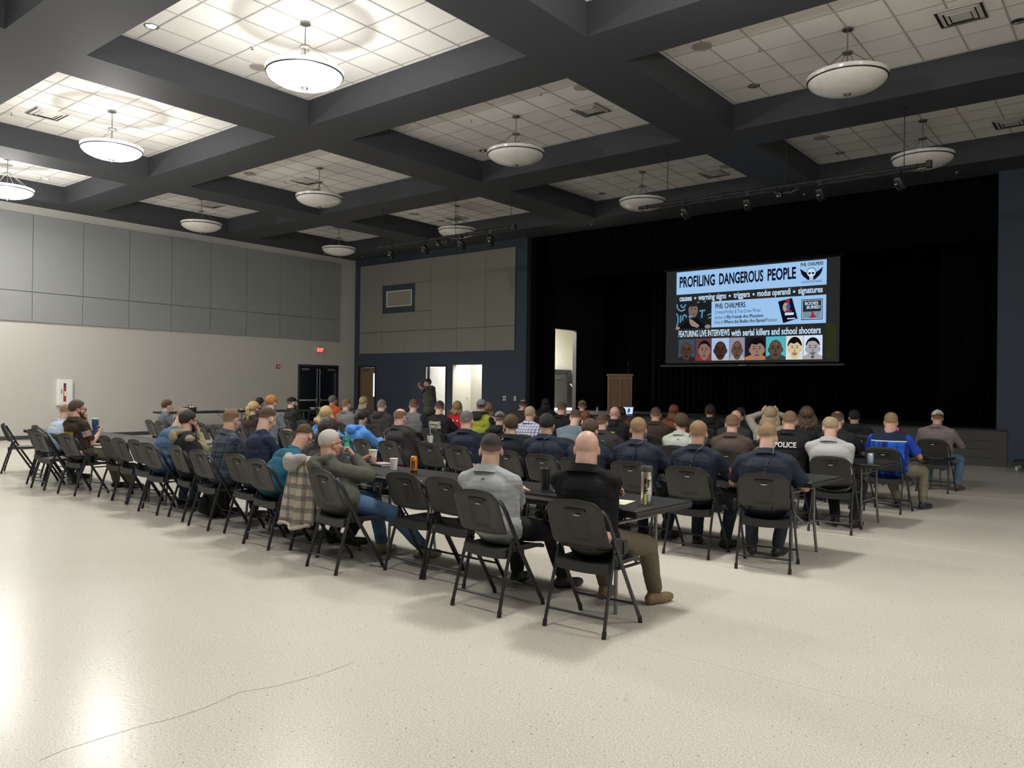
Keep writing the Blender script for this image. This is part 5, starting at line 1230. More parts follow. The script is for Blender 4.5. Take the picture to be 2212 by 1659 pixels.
            o = bpy.data.objects.new('printed_text', text_mesh(e[1], e[2], m_, width=e[7], bold=.002)); C.objects.link(o); o.parent = t
            pc = N0-upv*e[6]+latv*e[5]-fwd*.30; o.matrix_local = Matrix.Translation(pc) @ rotc.to_4x4() @ ROTX; wrap(o)
        elif k == 'mark':
            # small woven mark (mark, kind, dx, dz, size, colour)
            f = MB(); s_ = e[4]
            if e[1] == 'ua':
                for u in (-1, 1):
                    xs_ = [-.5+q/8 for q in range(9)]
                    for q in range(8):
                        x0, x1 = xs_[q], xs_[q+1]; y0, y1 = (u*(.50*(2*x0)**2-.12) for x0 in (x0, x1)); w_ = .13
                        qd = [(x0*s_, (y0-w_/2)*s_, 0), (x1*s_, (y1-w_/2)*s_, 0), (x1*s_, (y1+w_/2)*s_, 0), (x0*s_, (y0+w_/2)*s_, 0)]; f.add(qd, [(0, 1, 2, 3)])
            elif e[1] == 'dome':
                f.add([(-s_*.5, -s_*.25, 0), (s_*.5, -s_*.25, 0)]+[(s_*.5*math.cos(a), -s_*.1+s_*.42*math.sin(a), 0) for a in [PI*q/8 for q in range(9)]], [tuple(range(11))])
            elif e[1] == 'bar': f.add([(-s_*.5, -s_*.1, 0), (s_*.5, -s_*.1, 0), (s_*.5, s_*.1, 0), (-s_*.5, s_*.1, 0)], [(0, 1, 2, 3)])
            o = f.obj('chest_mark' if False else 'woven_mark', mat('mark_%s' % e[5][0], e[5][1], .7), t); pc = N0-upv*e[3]+latv*e[2]-fwd*.30; o.matrix_local = Matrix.Translation(pc) @ rotc.to_4x4() @ ROTX; wrap(o)
        elif k == 'belt':
            f = MB(); rb = .150*bulk+g+.022
            f.tube([P0+V((math.cos(a)*(.168*bulk+g+.016), math.sin(a)*(.128*bulk+g+.010), -.030)) for a in [2*PI*q/32 for q in range(32)]], .019, 6, closed=True); bo = f.obj('duty_belt', mat('black_leather', (.012, .012, .012), .4), t, smooth=60)
            for q in e[1]:
                a, w_, hh, mm = q; c_ = P0+V((math.cos(R(a))*(.168*bulk+g+.035), math.sin(R(a))*(.128*bulk+g+.035), .0-hh*.35)); g_ = MB(); g_.obox(c_, (w_, .035, hh), Matrix.Rotation(R(a+90), 3, 'Z')); g_.obj('belt_pouch' if mm == 0 else 'holster', mat('black_leather', (.012, .012, .012), .4), bo, bevel=.006)
        elif k == 'handcuff':
            a = R(e[1]); c_ = P0+V((math.cos(a)*(.168*bulk+g+.045), math.sin(a)*(.128*bulk+g+.045), -.01)); f = MB(); rt = Matrix.Rotation(a+PI/2, 3, 'Z')
            f.tube([c_+rt @ V((.026*math.cos(q), -.01, .030*math.sin(q))) for q in [2*PI*z/18 for z in range(18)]], .005, 6, closed=True); f.obj('handcuff', mat('handcuff_steel', (.7, .68, .62), .25, 1), t, smooth=180)
        elif k == 'yoke':
            # coloured lower back with a pale piping line above
            pass
        elif k == 'patch':
            el, wr, _ = A[e[1]]; c_ = SH[e[1]]*.6+el*.4; ax = (el-SH[e[1]]).normalized(); o_ = latv*e[1]*.75-fwd*.55; o_ = (o_-ax*o_.dot(ax)).normalized(); c_ = c_+o_*(.058*bulk**.4+g*.8+.003); x_ = ax.cross(o_).normalized()
            f = MB(); s_ = e[3]; q = [c_+x_*a_*s_*.5-ax*b_*s_*.35+o_*-.002*abs(a_) for a_, b_ in ((-1, -1), (1, -1), (1, 1), (-1, 1))]; q += [p+o_*.003 for p in q]; f.add(q, [(0, 1, 2, 3), (7, 6, 5, 4), (0, 4, 5, 1), (1, 5, 6, 2), (2, 6, 7, 3), (3, 7, 4, 0)]); po = f.obj('shoulder_patch', mat('patch_'+e[2][0], e[2][1], .7), t)
            if e[2][0] == 'flag':
                g_ = MB(); v = lambda a_, b_, d_: c_+x_*a_*s_*.5-ax*b_*s_*.35+o_*d_
                for r_ in range(4): g_.add([v(-.95, -.9+r_*.5, .006), v(.95, -.9+r_*.5, .006), v(.95, -.68+r_*.5, .006), v(-.95, -.68+r_*.5, .006)], [(0, 1, 2, 3)])
                g_.obj('flag_stripes', mat('flag_red', (.55, .18, .16), .7), po); g_ = MB(); g_.add([v(.1, .05, .007), v(.95, .05, .007), v(.95, .92, .007), v(.1, .92, .007)], [(0, 1, 2, 3)]); g_.obj('flag_canton', mat('flag_blue', (.16, .20, .42), .7), po)
        elif k == 'earphone':
            f = MB(); f.tube([h((-.088, 0, -.025)), h((-.092, .0, -.06)), h((-.06, -.05, -.12)), N0+latv*-.06-fwd*.10-upv*.02], .0035, 6); f.obj('earphone_cable', mat('white_cable', (.7, .7, .68), .5), t)
    if face:
        f = MB()
        for s in (-1, 1): f.ell(h((s*.031, .083, -.004)), (.012, .008, .0075), HR)
        eo = f.obj('eyes', M_eye, t, smooth=180); f = MB()
        for s in (-1, 1): f.ell(h((s*.031, .0895, -.004)), (.005, .0028, .005), HR)
        f.obj('irises', M_iris, eo, smooth=180)
        f = MB(); f.ell(h((0, .1035, -.0655)), (.020, .004, .006), HR); f.obj('lips', M_lip, t, smooth=180)
        f = MB()
        for s in (-1, 1): f.cap(h((s*.018, .0965, .020)), h((s*.046, .084, .022)), .0035, .003, ex=1, seg=6)
        f.obj('eyebrows', hair_mat(hcn if hcn != 'stubble' else 'brown'), t)
    t['_a'] = 0; del t['_a']
    return t, A, H, N0
SEAT = {
    1: (-2.83, 4.16, 2, -2.87, -2.968, 4.500, 1.266),    2: (-3.61, 4.1, -2, -3.67, -3.771, 4.440, 1.209),
    3: (-5.36, 4.14, -6, -5.52, -5.619, 4.420, 1.157),    4: (-6.02, 4.45, -4, -6.14, -6.240, 4.890, 1.220),
    5: (-6.6, 4.33, -3, -6.72, -6.819, 5.070, 1.117),    6: (-7.22, 4.5, -3, -7.29, -7.390, 5.020, 1.290),
    7: (-7.9, 4.48, -4, -7.93, -7.983, 4.920, 1.266),    8: (-8.6, 4.6, -9, -8.80, -8.963, 4.940, 1.222),
    9: (-9.23, 4.59, 0, -9.43, -9.567, 5.260, 1.218),    10: (-11.53, 4.6, 5, -11.70, -11.800, 4.840, 1.288),
    11: (-13.3, 4.9, 0, -13.50, -13.699, 5.470, 1.171),    12: (-2.56, 6.62, 12, -2.60, -2.705, 7.080, 1.239),
    13: (-3.33, 6.72, 2, -3.35, -3.385, 7.080, 1.248),    14: (-3.97, 6.78, 2, -4.00, -4.081, 7.140, 1.255),
    15: (-4.57, 6.75, 0, -4.60, -4.678, 7.170, 1.214),    16: (-5.07, 6.8, 0, -5.14, -5.244, 7.140, 1.257),
    17: (-5.65, 6.9, 0, -5.75, -5.845, 7.240, 1.226),    18: (-6.48, 7.0, -2, -6.55, -6.652, 7.360, 1.245),
    19: (-7.64, 6.95, -5, -7.70, -7.803, 7.320, 1.247),    20: (-8.62, 7.0, -2, -8.65, -8.731, 7.420, 1.204),
    21: (-9.5, 7.15, 0, -9.55, -9.655, 7.520, 1.226),    22: (-11.25, 7.38, 0, -11.37, -11.474, 7.800, 1.365),
    23: (-11.85, 7.42, 0, -11.89, -11.971, 7.790, 1.253),    24: (-14.95, 7.45, -8, -15.07, -15.170, 7.920, 1.214),
    25: (-13.75, 9.65, 0, -13.84, -13.940, 9.970, 1.286),    26: (-2.7, 8.9, 4, -2.74, -2.824, 9.270, 1.255),
    27: (-3.99, 9.1, 2, -4.01, -4.057, 9.440, 1.245),    28: (-4.68, 9.1, 0, -4.71, -4.778, 9.470, 1.228),
    29: (-5.92, 9.2, 0, -5.96, -6.049, 9.570, 1.181),    30: (-6.5, 9.25, -4, -6.63, -6.731, 9.870, 1.220),
    31: (-7.35, 9.4, 0, -7.44, -7.539, 9.820, 1.253),    32: (-7.98, 9.35, 0, -8.01, -8.077, 9.720, 1.159),
    33: (-8.52, 9.5, 0, -8.55, -8.604, 9.870, 1.341),    34: (-9.5, 9.6, 0, -9.53, -9.609, 9.920, 1.306),
    35: (-10.25, 9.7, 0, -10.30, -10.409, 10.070, 1.314),    36: (-11.08, 9.7, 0, -11.13, -11.236, 10.040, 1.290),
    37: (-13.65, 11.4, 0, -13.69, -13.777, 11.770, 1.296),    38: (-12.15, 9.75, 0, -12.19, -12.297, 10.070, 1.283),
    39: (-14.8, 11.5, 0, -14.84, -14.940, 11.820, 1.301),    40: (-10.7, 11.3, 0, -10.72, -10.767, 11.620, 1.255),
    41: (-9.82, 11.2, 0, -9.83, -9.864, 11.520, 1.248),    42: (-10.85, 13.6, 0, -10.88, -10.937, 13.970, 1.279),
    43: (-8.1, 11.15, 0, -8.11, -8.127, 11.520, 1.294),    44: (-9.25, 13.6, 0, -9.27, -9.308, 13.920, 1.291),
    45: (-7.58, 11.1, 0, -7.59, -7.609, 11.470, 1.161),    46: (-6.98, 11.1, 0, -6.99, -7.012, 11.470, 1.248),
    47: (-8.3, 13.6, 0, -8.32, -8.357, 13.920, 1.168),    48: (-6.18, 11.05, 0, -6.19, -6.206, 11.420, 1.254),
    49: (-7.12, 13.6, 0, -7.14, -7.173, 13.920, 1.244),    50: (-6.36, 13.55, 0, -6.37, -6.400, 13.870, 1.262),
    51: (-4.85, 11.0, 0, -4.84, -4.829, 11.370, 1.250),    52: (-5.78, 13.55, 0, -5.79, -5.803, 13.870, 1.234),
    53: (-4.33, 11.0, 0, -4.33, -4.325, 11.420, 1.308),    54: (-3.3, 8.95, 0, -3.30, -3.290, 9.320, 1.315),
    55: (-3.8, 10.95, 0, -3.78, -3.744, 11.270, 1.328),    56: (-3.28, 10.9, 0, -3.29, -3.314, 11.240, 1.275),
    57: (-2.65, 10.87, -4, -2.65, -2.638, 11.240, 1.280),    58: (-2.6, 13.6, -3, -2.60, -2.590, 13.920, 1.272),
    60: (-15.0, 9.7, 0, -15.09, -15.188, 10.020, 1.254),
    61: (-11.75, 15.75, 0, -11.78, -11.853, 16.070, 1.275),    62: (-3.65, 13.6, 0, -3.74, -3.842, 13.920, 1.237),
}
NAVY = (.020, .027, .044); 
DARKT = ('navy', (.016, .019, .030)); BLK = (.012, .012, .013); JEAN = ('denim', (.05, .09, .17)); KHK = ('khaki', (.33, .29, .21))
LABELS = {}
def W(i, label, rel=0, pitch=8, tw=None, **k):
    cx, fy, crz, hip, hx, hy, hz = SEAT[i]
    ray = math.degrees(math.atan2(-hx, hy))
    if tw is None: tw = ray*.45 if hx > -7 else 8
    c = math.cos(R(crz)); s_ = math.sin(R(crz))
    px, py = hip-s_*.285, fy+c*.285
    LABELS[i] = label
    k.setdefault('near', 1 if i in (1, 2, 5, 6, 7, 8, 12, 13) else 0)
    return person(px, py, crz, (hx, hy, hz), label, hyaw=ray+rel-crz, hpitch=pitch, twist=tw, seed=i, **k)
GO = ('gold', (.62, .42, .04)); WH = ('white', (.75, .75, .75))
T1 = W(1, 'bald man in a black polo and olive trousers, right end of the nearest row', 0, 6, skin='pink', hair=('none', 'stubble'), top=('polo', 'black_polo', (.008, .008, .009)), trousers=('olive', (.125, .108, .075)), shoes=(.20, .13, .07), arms=('cross', 'chin'), bulk=1.12, sleeves='short', near=2, neck=1.12,
  feet=((.22, .56), (.14, .64)), legout=.25, extras=(('belt', ((0, .05, .09, 0), (-18, .06, .20, 1), (-60, .03, .05, 0), (-120, .03, .05, 0))), ('handcuff', -132)))
T2 = W(2, 'man with dark buzzed hair in a pale grey polo beside the bald man', 2, 8, skin='fair', hair=('buzz', 'dark'), top=('polo', 'grey_polo', (.36, .375, .385)), trousers=('black', (.018, .018, .022)), shoes=BLK, arms=('table', 'cross'), bulk=1.12, sleeves='short', near=2,
  feet=((.24, .52), (.12, .64)), extras=(('mark', 'ua', .0, .045, .034, ('black', (.03, .03, .03))),))
T3 = W(3, 'grey-haired man with glasses in an olive hoodie, holding a paper cup', -62, 2, tw=-14, skin='ruddy', hair=('crop', 'white'), top=('hoodie', 'olive_grey', (.085, .088, .070)), trousers=('washed_denim', (.07, .125, .22)), shoes=(.26, .22, .16), arms=(((-.20, .40, .87), (-.5, .1, -.9), (.6, .5, .3), (.6, 0, -.5), .9), ((-.02, .15, .93), (.8, 1.0, -.7), (-.6, -.3, .7), (-.3, -.8, 0), 1.0)), bulk=1.18, belly=.03, near=2, face=True,
  feet=((.05, .50), (.34, .66)), extras=(('glasses',), ('blackhood', 'olive_grey', (.085, .088, .070))))
W(4, 'woman with very long straight dark brown hair beside the olive hoodie man', -10, 22, hair=('long', 'dark', .36), top=('sweater', 'charcoal_knit', (.05, .045, .05)), trousers=('black', (.018, .018, .022)), arms=('table', 'table'), bulk=.92, skin='fair', feet=((.1, .2), (.1, .25)))
W(5, 'heavy man in a teal polo bowing his head far forward over the table', -25, 40, hair=('crop', 'brown'), skin='ruddy', top=('polo', 'teal', (.015, .095, .155)), trousers=('brown', (.05, .035, .028)), shoes=(.25, .24, .22), arms=('table', 'table'), bulk=1.25, belly=.03, sleeves='short', tw=-10)
W(6, 'balding man in a navy long-sleeved shirt looking down to the right', -48, 28, hair=('receding', 'brown'), skin='fair', top=('tee', 'navy_knit', (.018, .026, .060)), trousers=('denim', JEAN[1]), arms=('table', 'table'), bulk=1.18, belly=.02, tw=-8, face=True)
W(7, 'man with glasses and short greying hair in a blue-grey plaid shirt', -42, 8, hair=('crop', 'lightbrown'), skin='pink', top=('shirt', 'blue_plaid', (.060, .078, .105), (.09, (.022, .030, .050), (.20, .22, .20))), trousers=('black', (.018, .018, .022)), arms=('table', 'table'), bulk=1.08, tw=-5, extras=(('glasses',),), feet=((.2, .5), (.2, .5)))
W(8, 'bearded man with glasses in a tan hood and black vest', -52, 6, hair=('full', 'dark'), skin='ruddy', top=('sweater', 'tan_fleece', (.28, .245, .155)), trousers=('charcoal', (.03, .03, .032)), arms=('table', 'chin'), bulk=1.08, tw=-10, face=True, extras=(('blackhood', 'tan_fleece', (.28, .245, .155)), ('beard', 'dark', -.008), ('glasses',), ('overvest', 'black_vest', (.020, .021, .024)), ('mark', 'dome', .05, .16, .045, ('white', WH[1]))))
W(9, 'bald man in a faded blue sweater leaning forward behind the man with the tan hood', -40, 38, hair=('shaved', 'stubble'), skin='fair', top=('sweater', 'faded_blue', (.065, .115, .20)), trousers=('denim', JEAN[1]), arms=('table', 'table'), bulk=1.15, tw=0)
T10 = W(10, 'bearded sheriff deputy with glasses in a brown uniform, hand at his chin', -72, 4, hair=('full', 'brown'), skin='ruddy', top=('uniform', 'brown_uniform', (.046, .034, .024)), trousers=('khaki', (.20, .18, .13)), shoes=BLK, arms=('chin', ((.04, .22, .83), (.5, -.7, -.7), (-.3, .5, .7), (-.3, -.5, 0), .9)), bulk=1.15, sleeves='short', near=1, face=True, tw=4, feet=((.08, .55), (.2, .60)),
  extras=(('beard', 'brown', .020), ('glasses',), ('patch', 1, ('flag', (.62, .55, .50)), .11), ('text', 'SHERIFF', .085, 'gold', GO[1], -.02, .17, .26), ('belt', ((-10, .05, .12, 1), (-60, .05, .07, 0)))))
W(11, 'man in a light blue shirt leaning forward on the far side of the sheriff deputy', -30, 25, hair=('short', 'sandy'), top=('shirt', 'light_blue', (.42, .50, .62)), trousers=('denim', JEAN[1]), arms=('table', 'table'), bulk=1.05, tw=-5)
COP = ('uniform', 'navy_uniform', NAVY)
T12 = W(12, 'police officer with reddish hair at the right end of the second row', 0, 26, hair=('short', 'sandy'), skin='pink', top=COP, trousers=('slate_navy', (.035, .042, .062)), shoes=(.02, .018, .016), arms=('wide', 'wide'), bulk=1.18, sleeves='short', near=1, feet=((.17, .40), (.06, .42)),
  extras=(('cord', .06, -.05), ('belt', ((-5, .06, .16, 1), (-65, .03, .05, 0), (-115, .03, .05, 0), (-160, .05, .08, 0), (180, .05, .1, 0))), ('patch', -1, ('red', (.35, .03, .05)), .05)))
T13 = W(13, 'police officer with flat-top hair and coiled cord, second from the row end', -3, 8, hair=('short', 'sandy'), skin='pink', top=COP, trousers=('slate_navy', (.035, .042, .062)), shoes=(.02, .018, .016), arms=('wide', 'wide'), bulk=1.02, sleeves='short', near=1, feet=((.12, .30), (.16, .34)),
  extras=(('cord', .04, -.08), ('belt', ((-5, .06, .18, 1), (180, .05, .1, 0), (-140, .04, .08, 0)))))
T14 = W(14, 'police officer with short light hair, third from the right end of the second row', -2, 4, hair=('short', 'sandy'), skin='pink', top=COP, trousers=('slate_navy', (.035, .042, .062)), arms=('wide', 'wide'), bulk=1.05, sleeves='short', extras=(('cord', .04, -.04), ('belt', ((-5, .06, .18, 1), (180, .05, .1, 0)))))
W(15, 'person with sleek parted brown hair in navy uniform, half hidden behind the bald man', -22, 14, hair=('full', 'brown'), skin='fair', top=COP, trousers=DARKT, arms=('table', 'wide'), bulk=.95, sleeves='short')
T16 = W(16, 'police officer with thick black hair and a coiled radio cord', -8, 8, hair=('full', 'black'), skin='olive', top=COP, trousers=DARKT, arms=('wide', 'wide'), bulk=1.25, sleeves='short', extras=(('cord', .05, -.03),))
W(17, 'young officer with brown hair and a white earphone cable in a black vest', 4, 4, hair=('full', 'brown'), skin='fair', top=('uniform', 'black_uniform', (.016, .018, .024)), trousers=DARKT, arms=('table', 'table'), bulk=.9, extras=(('earphone',),))
W(18, 'officer with grey buzzed hair and gold shoulder pin in a navy shirt', -18, 6, hair=('crop', 'saltpepper'), skin='pink', top=('uniform', 'dark_navy_uniform', (.018, .022, .042)), trousers=DARKT, arms=('table', 'table'), bulk=1.1, extras=(('patch', 1, ('gold', GO[1]), .035),))
W(19, 'balding man with glasses in a black work jacket', -36, 12, hair=('baldtop', 'lightbrown'), skin='pink', top=('jacket', 'black_jacket', (.030, .028, .030)), trousers=DARKT, arms=('table', 'table'), bulk=1.25, belly=.04, tw=0, extras=(('glasses',),))
W(20, 'woman with a dark brown ponytail in a bright blue hoodie', -18, 18, hair=('ponytail', 'dark', .26), skin='fair', top=('hoodie', 'bright_blue', (.085, .25, .62)), trousers=('denim', JEAN[1]), arms=('table', 'table'), bulk=1.15, tw=0)
W(21, 'woman with curly blonde hair in a blue top behind the long-haired woman', -20, 5, hair=('curly', 'blond', .16), skin='fair', top=('sweater', 'mid_blue', (.10, .26, .55)), trousers=('denim', JEAN[1]), arms=('table', 'table'), bulk=.95)
W(22, 'man with thick ginger hair and glasses in a grey T-shirt', -42, 4, hair=('full', 'ginger'), skin='fair', top=('tee', 'steel_grey', (.125, .135, .155)), trousers=('charcoal', (.03, .03, .032)), arms=('wide', 'table'), bulk=1.3, belly=.03, sleeves='short', face=True, extras=(('glasses',),), tw=0)
W(23, 'woman with a wavy blonde ponytail in a dark brown top', -45, 8, hair=('ponytail', 'blond', .30), skin='fair', top=('sweater', 'dark_brown', (.045, .030, .028)), trousers=DARKT, arms=('table', 'table'), bulk=.95, face=True, tw=0)
W(24, 'young man with swept brown hair in a grey shirt, sitting apart at the left', -70, 4, hair=('full', 'brown'), skin='fair', top=('shirt', 'blue_grey', (.09, .11, .125)), trousers=DARKT, arms=('cross', 'table'), bulk=.95, face=True, tw=-15)
W(25, 'bearded man in a black cap and dark striped jacket', -65, 2, hair=('buzz', 'dark'), skin='fair', top=('jacket', 'dark_green_black', (.020, .024, .022)), trousers=DARKT, arms=('table', 'wide'), bulk=1.2, face=True, tw=-15, extras=(('cap', 'black', (.015, .015, .015)), ('beard', 'dark', .01)))
T26 = W(26, 'older man with thinning hair in a light grey shirt, right end of third row', 14, 20, hair=('crown', 'ashblond'), skin='pink', top=('polo', 'light_grey', (.43, .43, .425)), trousers=('black', (.018, .018, .022)), shoes=(.02, .02, .02), arms=('cross', 'cross'), bulk=1.25, belly=.03, sleeves='short', feet=((.02, .25), (.18, .25)), extras=(('belt', ((-90, .04, .05, 0),)),))
T27 = W(27, 'deputy in a brown uniform shirt with a yellow shoulder patch', 2, 6, hair=('short', 'lightbrown'), skin='pink', top=('uniform', 'light_brown_uniform', (.085, .062, .052)), trousers=DARKT, arms=('table', 'table'), bulk=1.12, extras=(('patch', 1, ('yellow', (.60, .52, .08)), .07),))
W(28, 'young man with wavy brown hair in a pale green quarter-zip', 16, 6, hair=('mop', 'brown'), skin='pink', top=('polo', 'pale_green', (.42, .46, .41)), trousers=DARKT, arms=('table', 'table'), bulk=1.0, extras=(('mark', 'ua', .0, .06, .034, ('black', (.03, .03, .03))),))
W(29, 'man with cropped brown hair in a charcoal fleece with a small white mark', -20, 8, hair=('crop', 'brown'), skin='pink', top=('jacket', 'charcoal_fleece', (.038, .036, .040)), trousers=DARKT, arms=('table', 'wide'), bulk=1.12, extras=(('mark', 'dome', .05, .12, .06, ('white', WH[1])),))
W(30, 'man in a blue-grey sweater leaning forward on his elbows', 10, 22, hair=('crop', 'brown'), skin='pink', top=('sweater', 'blue_grey_knit', (.145, .185, .225)), trousers=DARKT, arms=('table', 'table'), bulk=1.15)
W(31, 'man with sandy hair in a blue and white checked shirt', -22, 8, hair=('short', 'ashblond'), skin='ruddy', top=('shirt', 'blue_white_check', (.58, .59, .66), (.045, (.05, .07, .26), (.03, .04, .15))), trousers=DARKT, arms=('table', 'table'), bulk=1.1)
W(32, 'person in a grey cap and black hooded sweatshirt', 0, 6, hair=('crop', 'dark'), skin='fair', top=('hoodie', 'black_hood', (.020, .020, .022)), trousers=DARKT, arms=('table', 'table'), bulk=1.0, extras=(('cap', 'grey', (.17, .175, .18)),))
W(33, 'man in a grey cap and black and lime hoodie', -5, 2, hair=('crop', 'brown'), skin='fair', top=('hoodie', 'lime', (.28, .31, .035)), trousers=DARKT, arms=('table', 'table'), bulk=1.15, extras=(('cap', 'blue_grey', (.14, .145, .16), 1, 1), ('sleeve', 'black_sleeve', (.020, .022, .030)), ('blackhood', 'black_hood', (.020, .020, .022))))
W(34, 'man with a shaved head in a black shirt lettered across the back', 0, 4, hair=('buzz', 'dark'), skin='pink', top=('tee', 'black_tee', (.014, .014, .016)), trousers=DARKT, arms=('wide', 'wide'), bulk=1.2, extras=(('text', 'FORWARD', .075, 'cream', (.60, .58, .42), -.02, .11, .27), ('text', 'PURPOSE', .075, 'cream', (.60, .58, .42), -.02, .175, .27)))
W(35, 'man with a high faded haircut in a grey and black raglan shirt', -6, 4, hair=('receding', 'brown'), skin='pink', top=('sweater', 'mid_grey', (.13, .13, .135)), trousers=DARKT, arms=('wide', 'wide'), bulk=1.15, extras=(('sleeve', 'black_sleeve', (.020, .022, .030)),))
W(36, 'man with dark greying hair in a black hooded jacket with brown shoulders', -22, 4, hair=('crop', 'saltpepper'), skin='fair', top=('hoodie', 'brown_black', (.045, .040, .038)), trousers=DARKT, arms=('table', 'table'), bulk=1.15)
W(37, 'woman with long straight ash blonde hair', -35, 2, hair=('long', 'ashblond', .34), skin='fair', top=('sweater', 'charcoal_knit', (.05, .045, .05)), trousers=DARKT, bulk=.95)
W(38, 'man with light brown hair in a grey shirt before the blue wall corner', -36, 4, hair=('short', 'lightbrown'), skin='pink', top=('polo', 'mid_grey_polo', (.165, .17, .175)), trousers=DARKT, bulk=1.05)
W(39, 'man with full grey hair in an orange jacket', -50, 0, hair=('full', 'saltpepper'), skin='tan', top=('jacket', 'orange', (.42, .085, .025)), trousers=DARKT, bulk=1.15, face=True)
W(40, 'woman with blond shoulder-length hair in a red shirt with a white print', -5, 4, hair=('shoulder', 'sandy', .16), skin='fair', top=('tee', 'red', (.42, .02, .025)), trousers=DARKT, bulk=.95, extras=(('mark', 'bar', .03, .10, .14, ('white', WH[1])),))
W(41, 'woman with long ash blonde hair behind the man in the grey cap', -5, 2, hair=('long', 'lightbrown', .2), skin='fair', top=('shirt', 'pink_check', (.45, .38, .38), (.05, (.25, .18, .20), (.5, .45, .45))), trousers=DARKT, bulk=.95)
W(42, 'man with a bald crown in a dark brown jacket and white collar', 2, 4, hair=('baldtop', 'dark'), skin='ruddy', top=('jacket', 'brown_jacket', (.045, .036, .032)), trousers=DARKT, bulk=1.1, collar=False, extras=(('neckring', 'white_collar', (.65, .65, .62)),))
W(43, 'man with cropped hair in a black jacket resting his chin on his hand', -20, 10, hair=('crop', 'brown'), skin='pink', top=('jacket', 'black_softshell', (.012, .013, .017)), trousers=DARKT, arms=('table', 'chin'), bulk=1.2)
W(44, 'person in a camouflage cap and black top near the stage door', 0, 4, hair=('crop', 'dark'), skin='fair', top=('hoodie', 'black_hood', (.020, .020, .022)), trousers=DARKT, extras=(('cap', 'camouflage', (.16, .14, .08)),))
W(45, 'woman with auburn hair in a messy bun', 0, 8, hair=('bun', 'auburn'), skin='fair', top=('sweater', 'black_knit', (.018, .018, .020)), trousers=DARKT, bulk=.9)
W(46, 'bald man in a black hoodie with yellow lettering', -5, 4, hair=('none', 'stubble'), skin='pink', top=('hoodie', 'black_hood', (.020, .020, .022)), trousers=DARKT, bulk=1.2, extras=(('text', 'SHERIFF', .10, 'yellow', (.75, .58, .02), -.06, .20, .30),))
W(47, 'woman with long dark hair behind the bald man in the hoodie', 0, 4, hair=('long', 'dark', .22), skin='fair', top=('sweater', 'rust', (.16, .05, .03)), trousers=DARKT, bulk=.95)
W(48, 'man with buzzed hair in a plain dark brown shirt', -2, 6, hair=('crop', 'brown'), skin='ruddy', top=('shirt', 'brown_shirt', (.050, .033, .026)), trousers=DARKT, bulk=1.25)
W(49, 'woman with long red hair in a rust-coloured top', 0, 6, hair=('long', 'auburn', .22), skin='fair', top=('sweater', 'rust_knit', (.22, .07, .035)), trousers=DARKT, bulk=.95)
W(50, 'person with dark curly hair in black against the dark stage', 0, 4, hair=('mop', 'dark'), skin='tan', top=('hoodie', 'black_hood', (.020, .020, .022)), trousers=DARKT, bulk=1.1)
W(51, 'bald man in a dark grey top behind the deputy in brown', 0, 8, hair=('none', 'stubble'), skin='ruddy', top=('sweater', 'dark_grey', (.035, .036, .038)), trousers=DARKT, bulk=1.2)
W(52, 'woman with a dark ponytail beyond the bald man in grey', -5, 4, hair=('ponytail', 'dark', .2), skin='fair', top=('sweater', 'black_knit', (.018, .018, .020)), trousers=DARKT, bulk=.9)
W(53, 'woman with tousled long hair and raised hand in a cream sweater', 5, 10, hair=('wavy', 'ashblond', .26), skin='fair', top=('sweater', 'cream', (.30, .285, .245)), trousers=DARKT, arms=('head', 'head'), bulk=.95)
W(54, 'police officer with cropped pinkish hair in a black jacket lettered across the back', -8, 8, hair=('buzz', 'lightbrown'), skin='pink', top=('jacket', 'police_jacket', (.014, .014, .015)), trousers=DARKT, bulk=1.22, extras=(('text', 'POLICE', .085, 'white', WH[1], 0, .125, .24),))
W(55, 'woman with long curly brown hair beside the police jacket', 0, 4, hair=('curly', 'brown', .26), skin='fair', top=('sweater', 'black_knit', (.018, .018, .020)), trousers=DARKT, bulk=1.0)
W(56, 'man with a bald spot at the crown in a black T-shirt', -18, 10, hair=('crown', 'brown'), skin='pink', top=('tee', 'faded_black', (.022, .022, .027)), trousers=('grey', (.16, .155, .14)), arms=('table', 'wide'), bulk=1.1, sleeves='short')
T57 = W(57, 'man with reddish hair in a navy and bright blue polo and khaki trousers', 0, 6, hair=('crop', 'sandy'), skin='ruddy', top=('tee', 'two_tone_blue', (.015, .025, .055)), trousers=KHK, shoes=(.02, .024, .04), arms=('wide', 'wide'), bulk=1.32, belly=.04, sleeves='short', extras=(('sleeve', 'royal_blue', (.02, .06, .42)),), feet=((.0, .36), (.28, .46)), legout=.3, neck=1.15)
T58 = W(58, 'man in a cream baseball cap, mauve shirt and light jeans, last at the right', 10, 4, hair=('crop', 'brown'), skin='ruddy', top=('shirt', 'mauve_grey', (.20, .165, .165)), trousers=('light_denim', (.12, .20, .30)), shoes=(.12, .08, .06), arms=('wide', 'wide'), bulk=1.3, belly=.05, feet=((.16, .15), (.22, .32)), extras=(('cap', 'cream', (.52, .50, .45)), ('belt', ())))
W(60, 'person with dark hair hidden behind the ginger-haired man', -30, 4, hair=('full', 'black'), skin='tan', top=('sweater', 'black_knit', (.018, .018, .020)), trousers=DARKT, bulk=1.0)
W(61, 'person with long black hair in black left of the stage door', 0, 4, hair=('long', 'black', .3), skin='fair', top=('hoodie', 'black_hood', (.020, .020, .022)), trousers=DARKT, bulk=1.1)
W(62, 'person in black with dark hair right of the bald-crowned man', 10, 4, hair=('full', 'black'), skin='tan', top=('hoodie', 'black_hood', (.020, .020, .022)), trousers=DARKT, bulk=1.15)

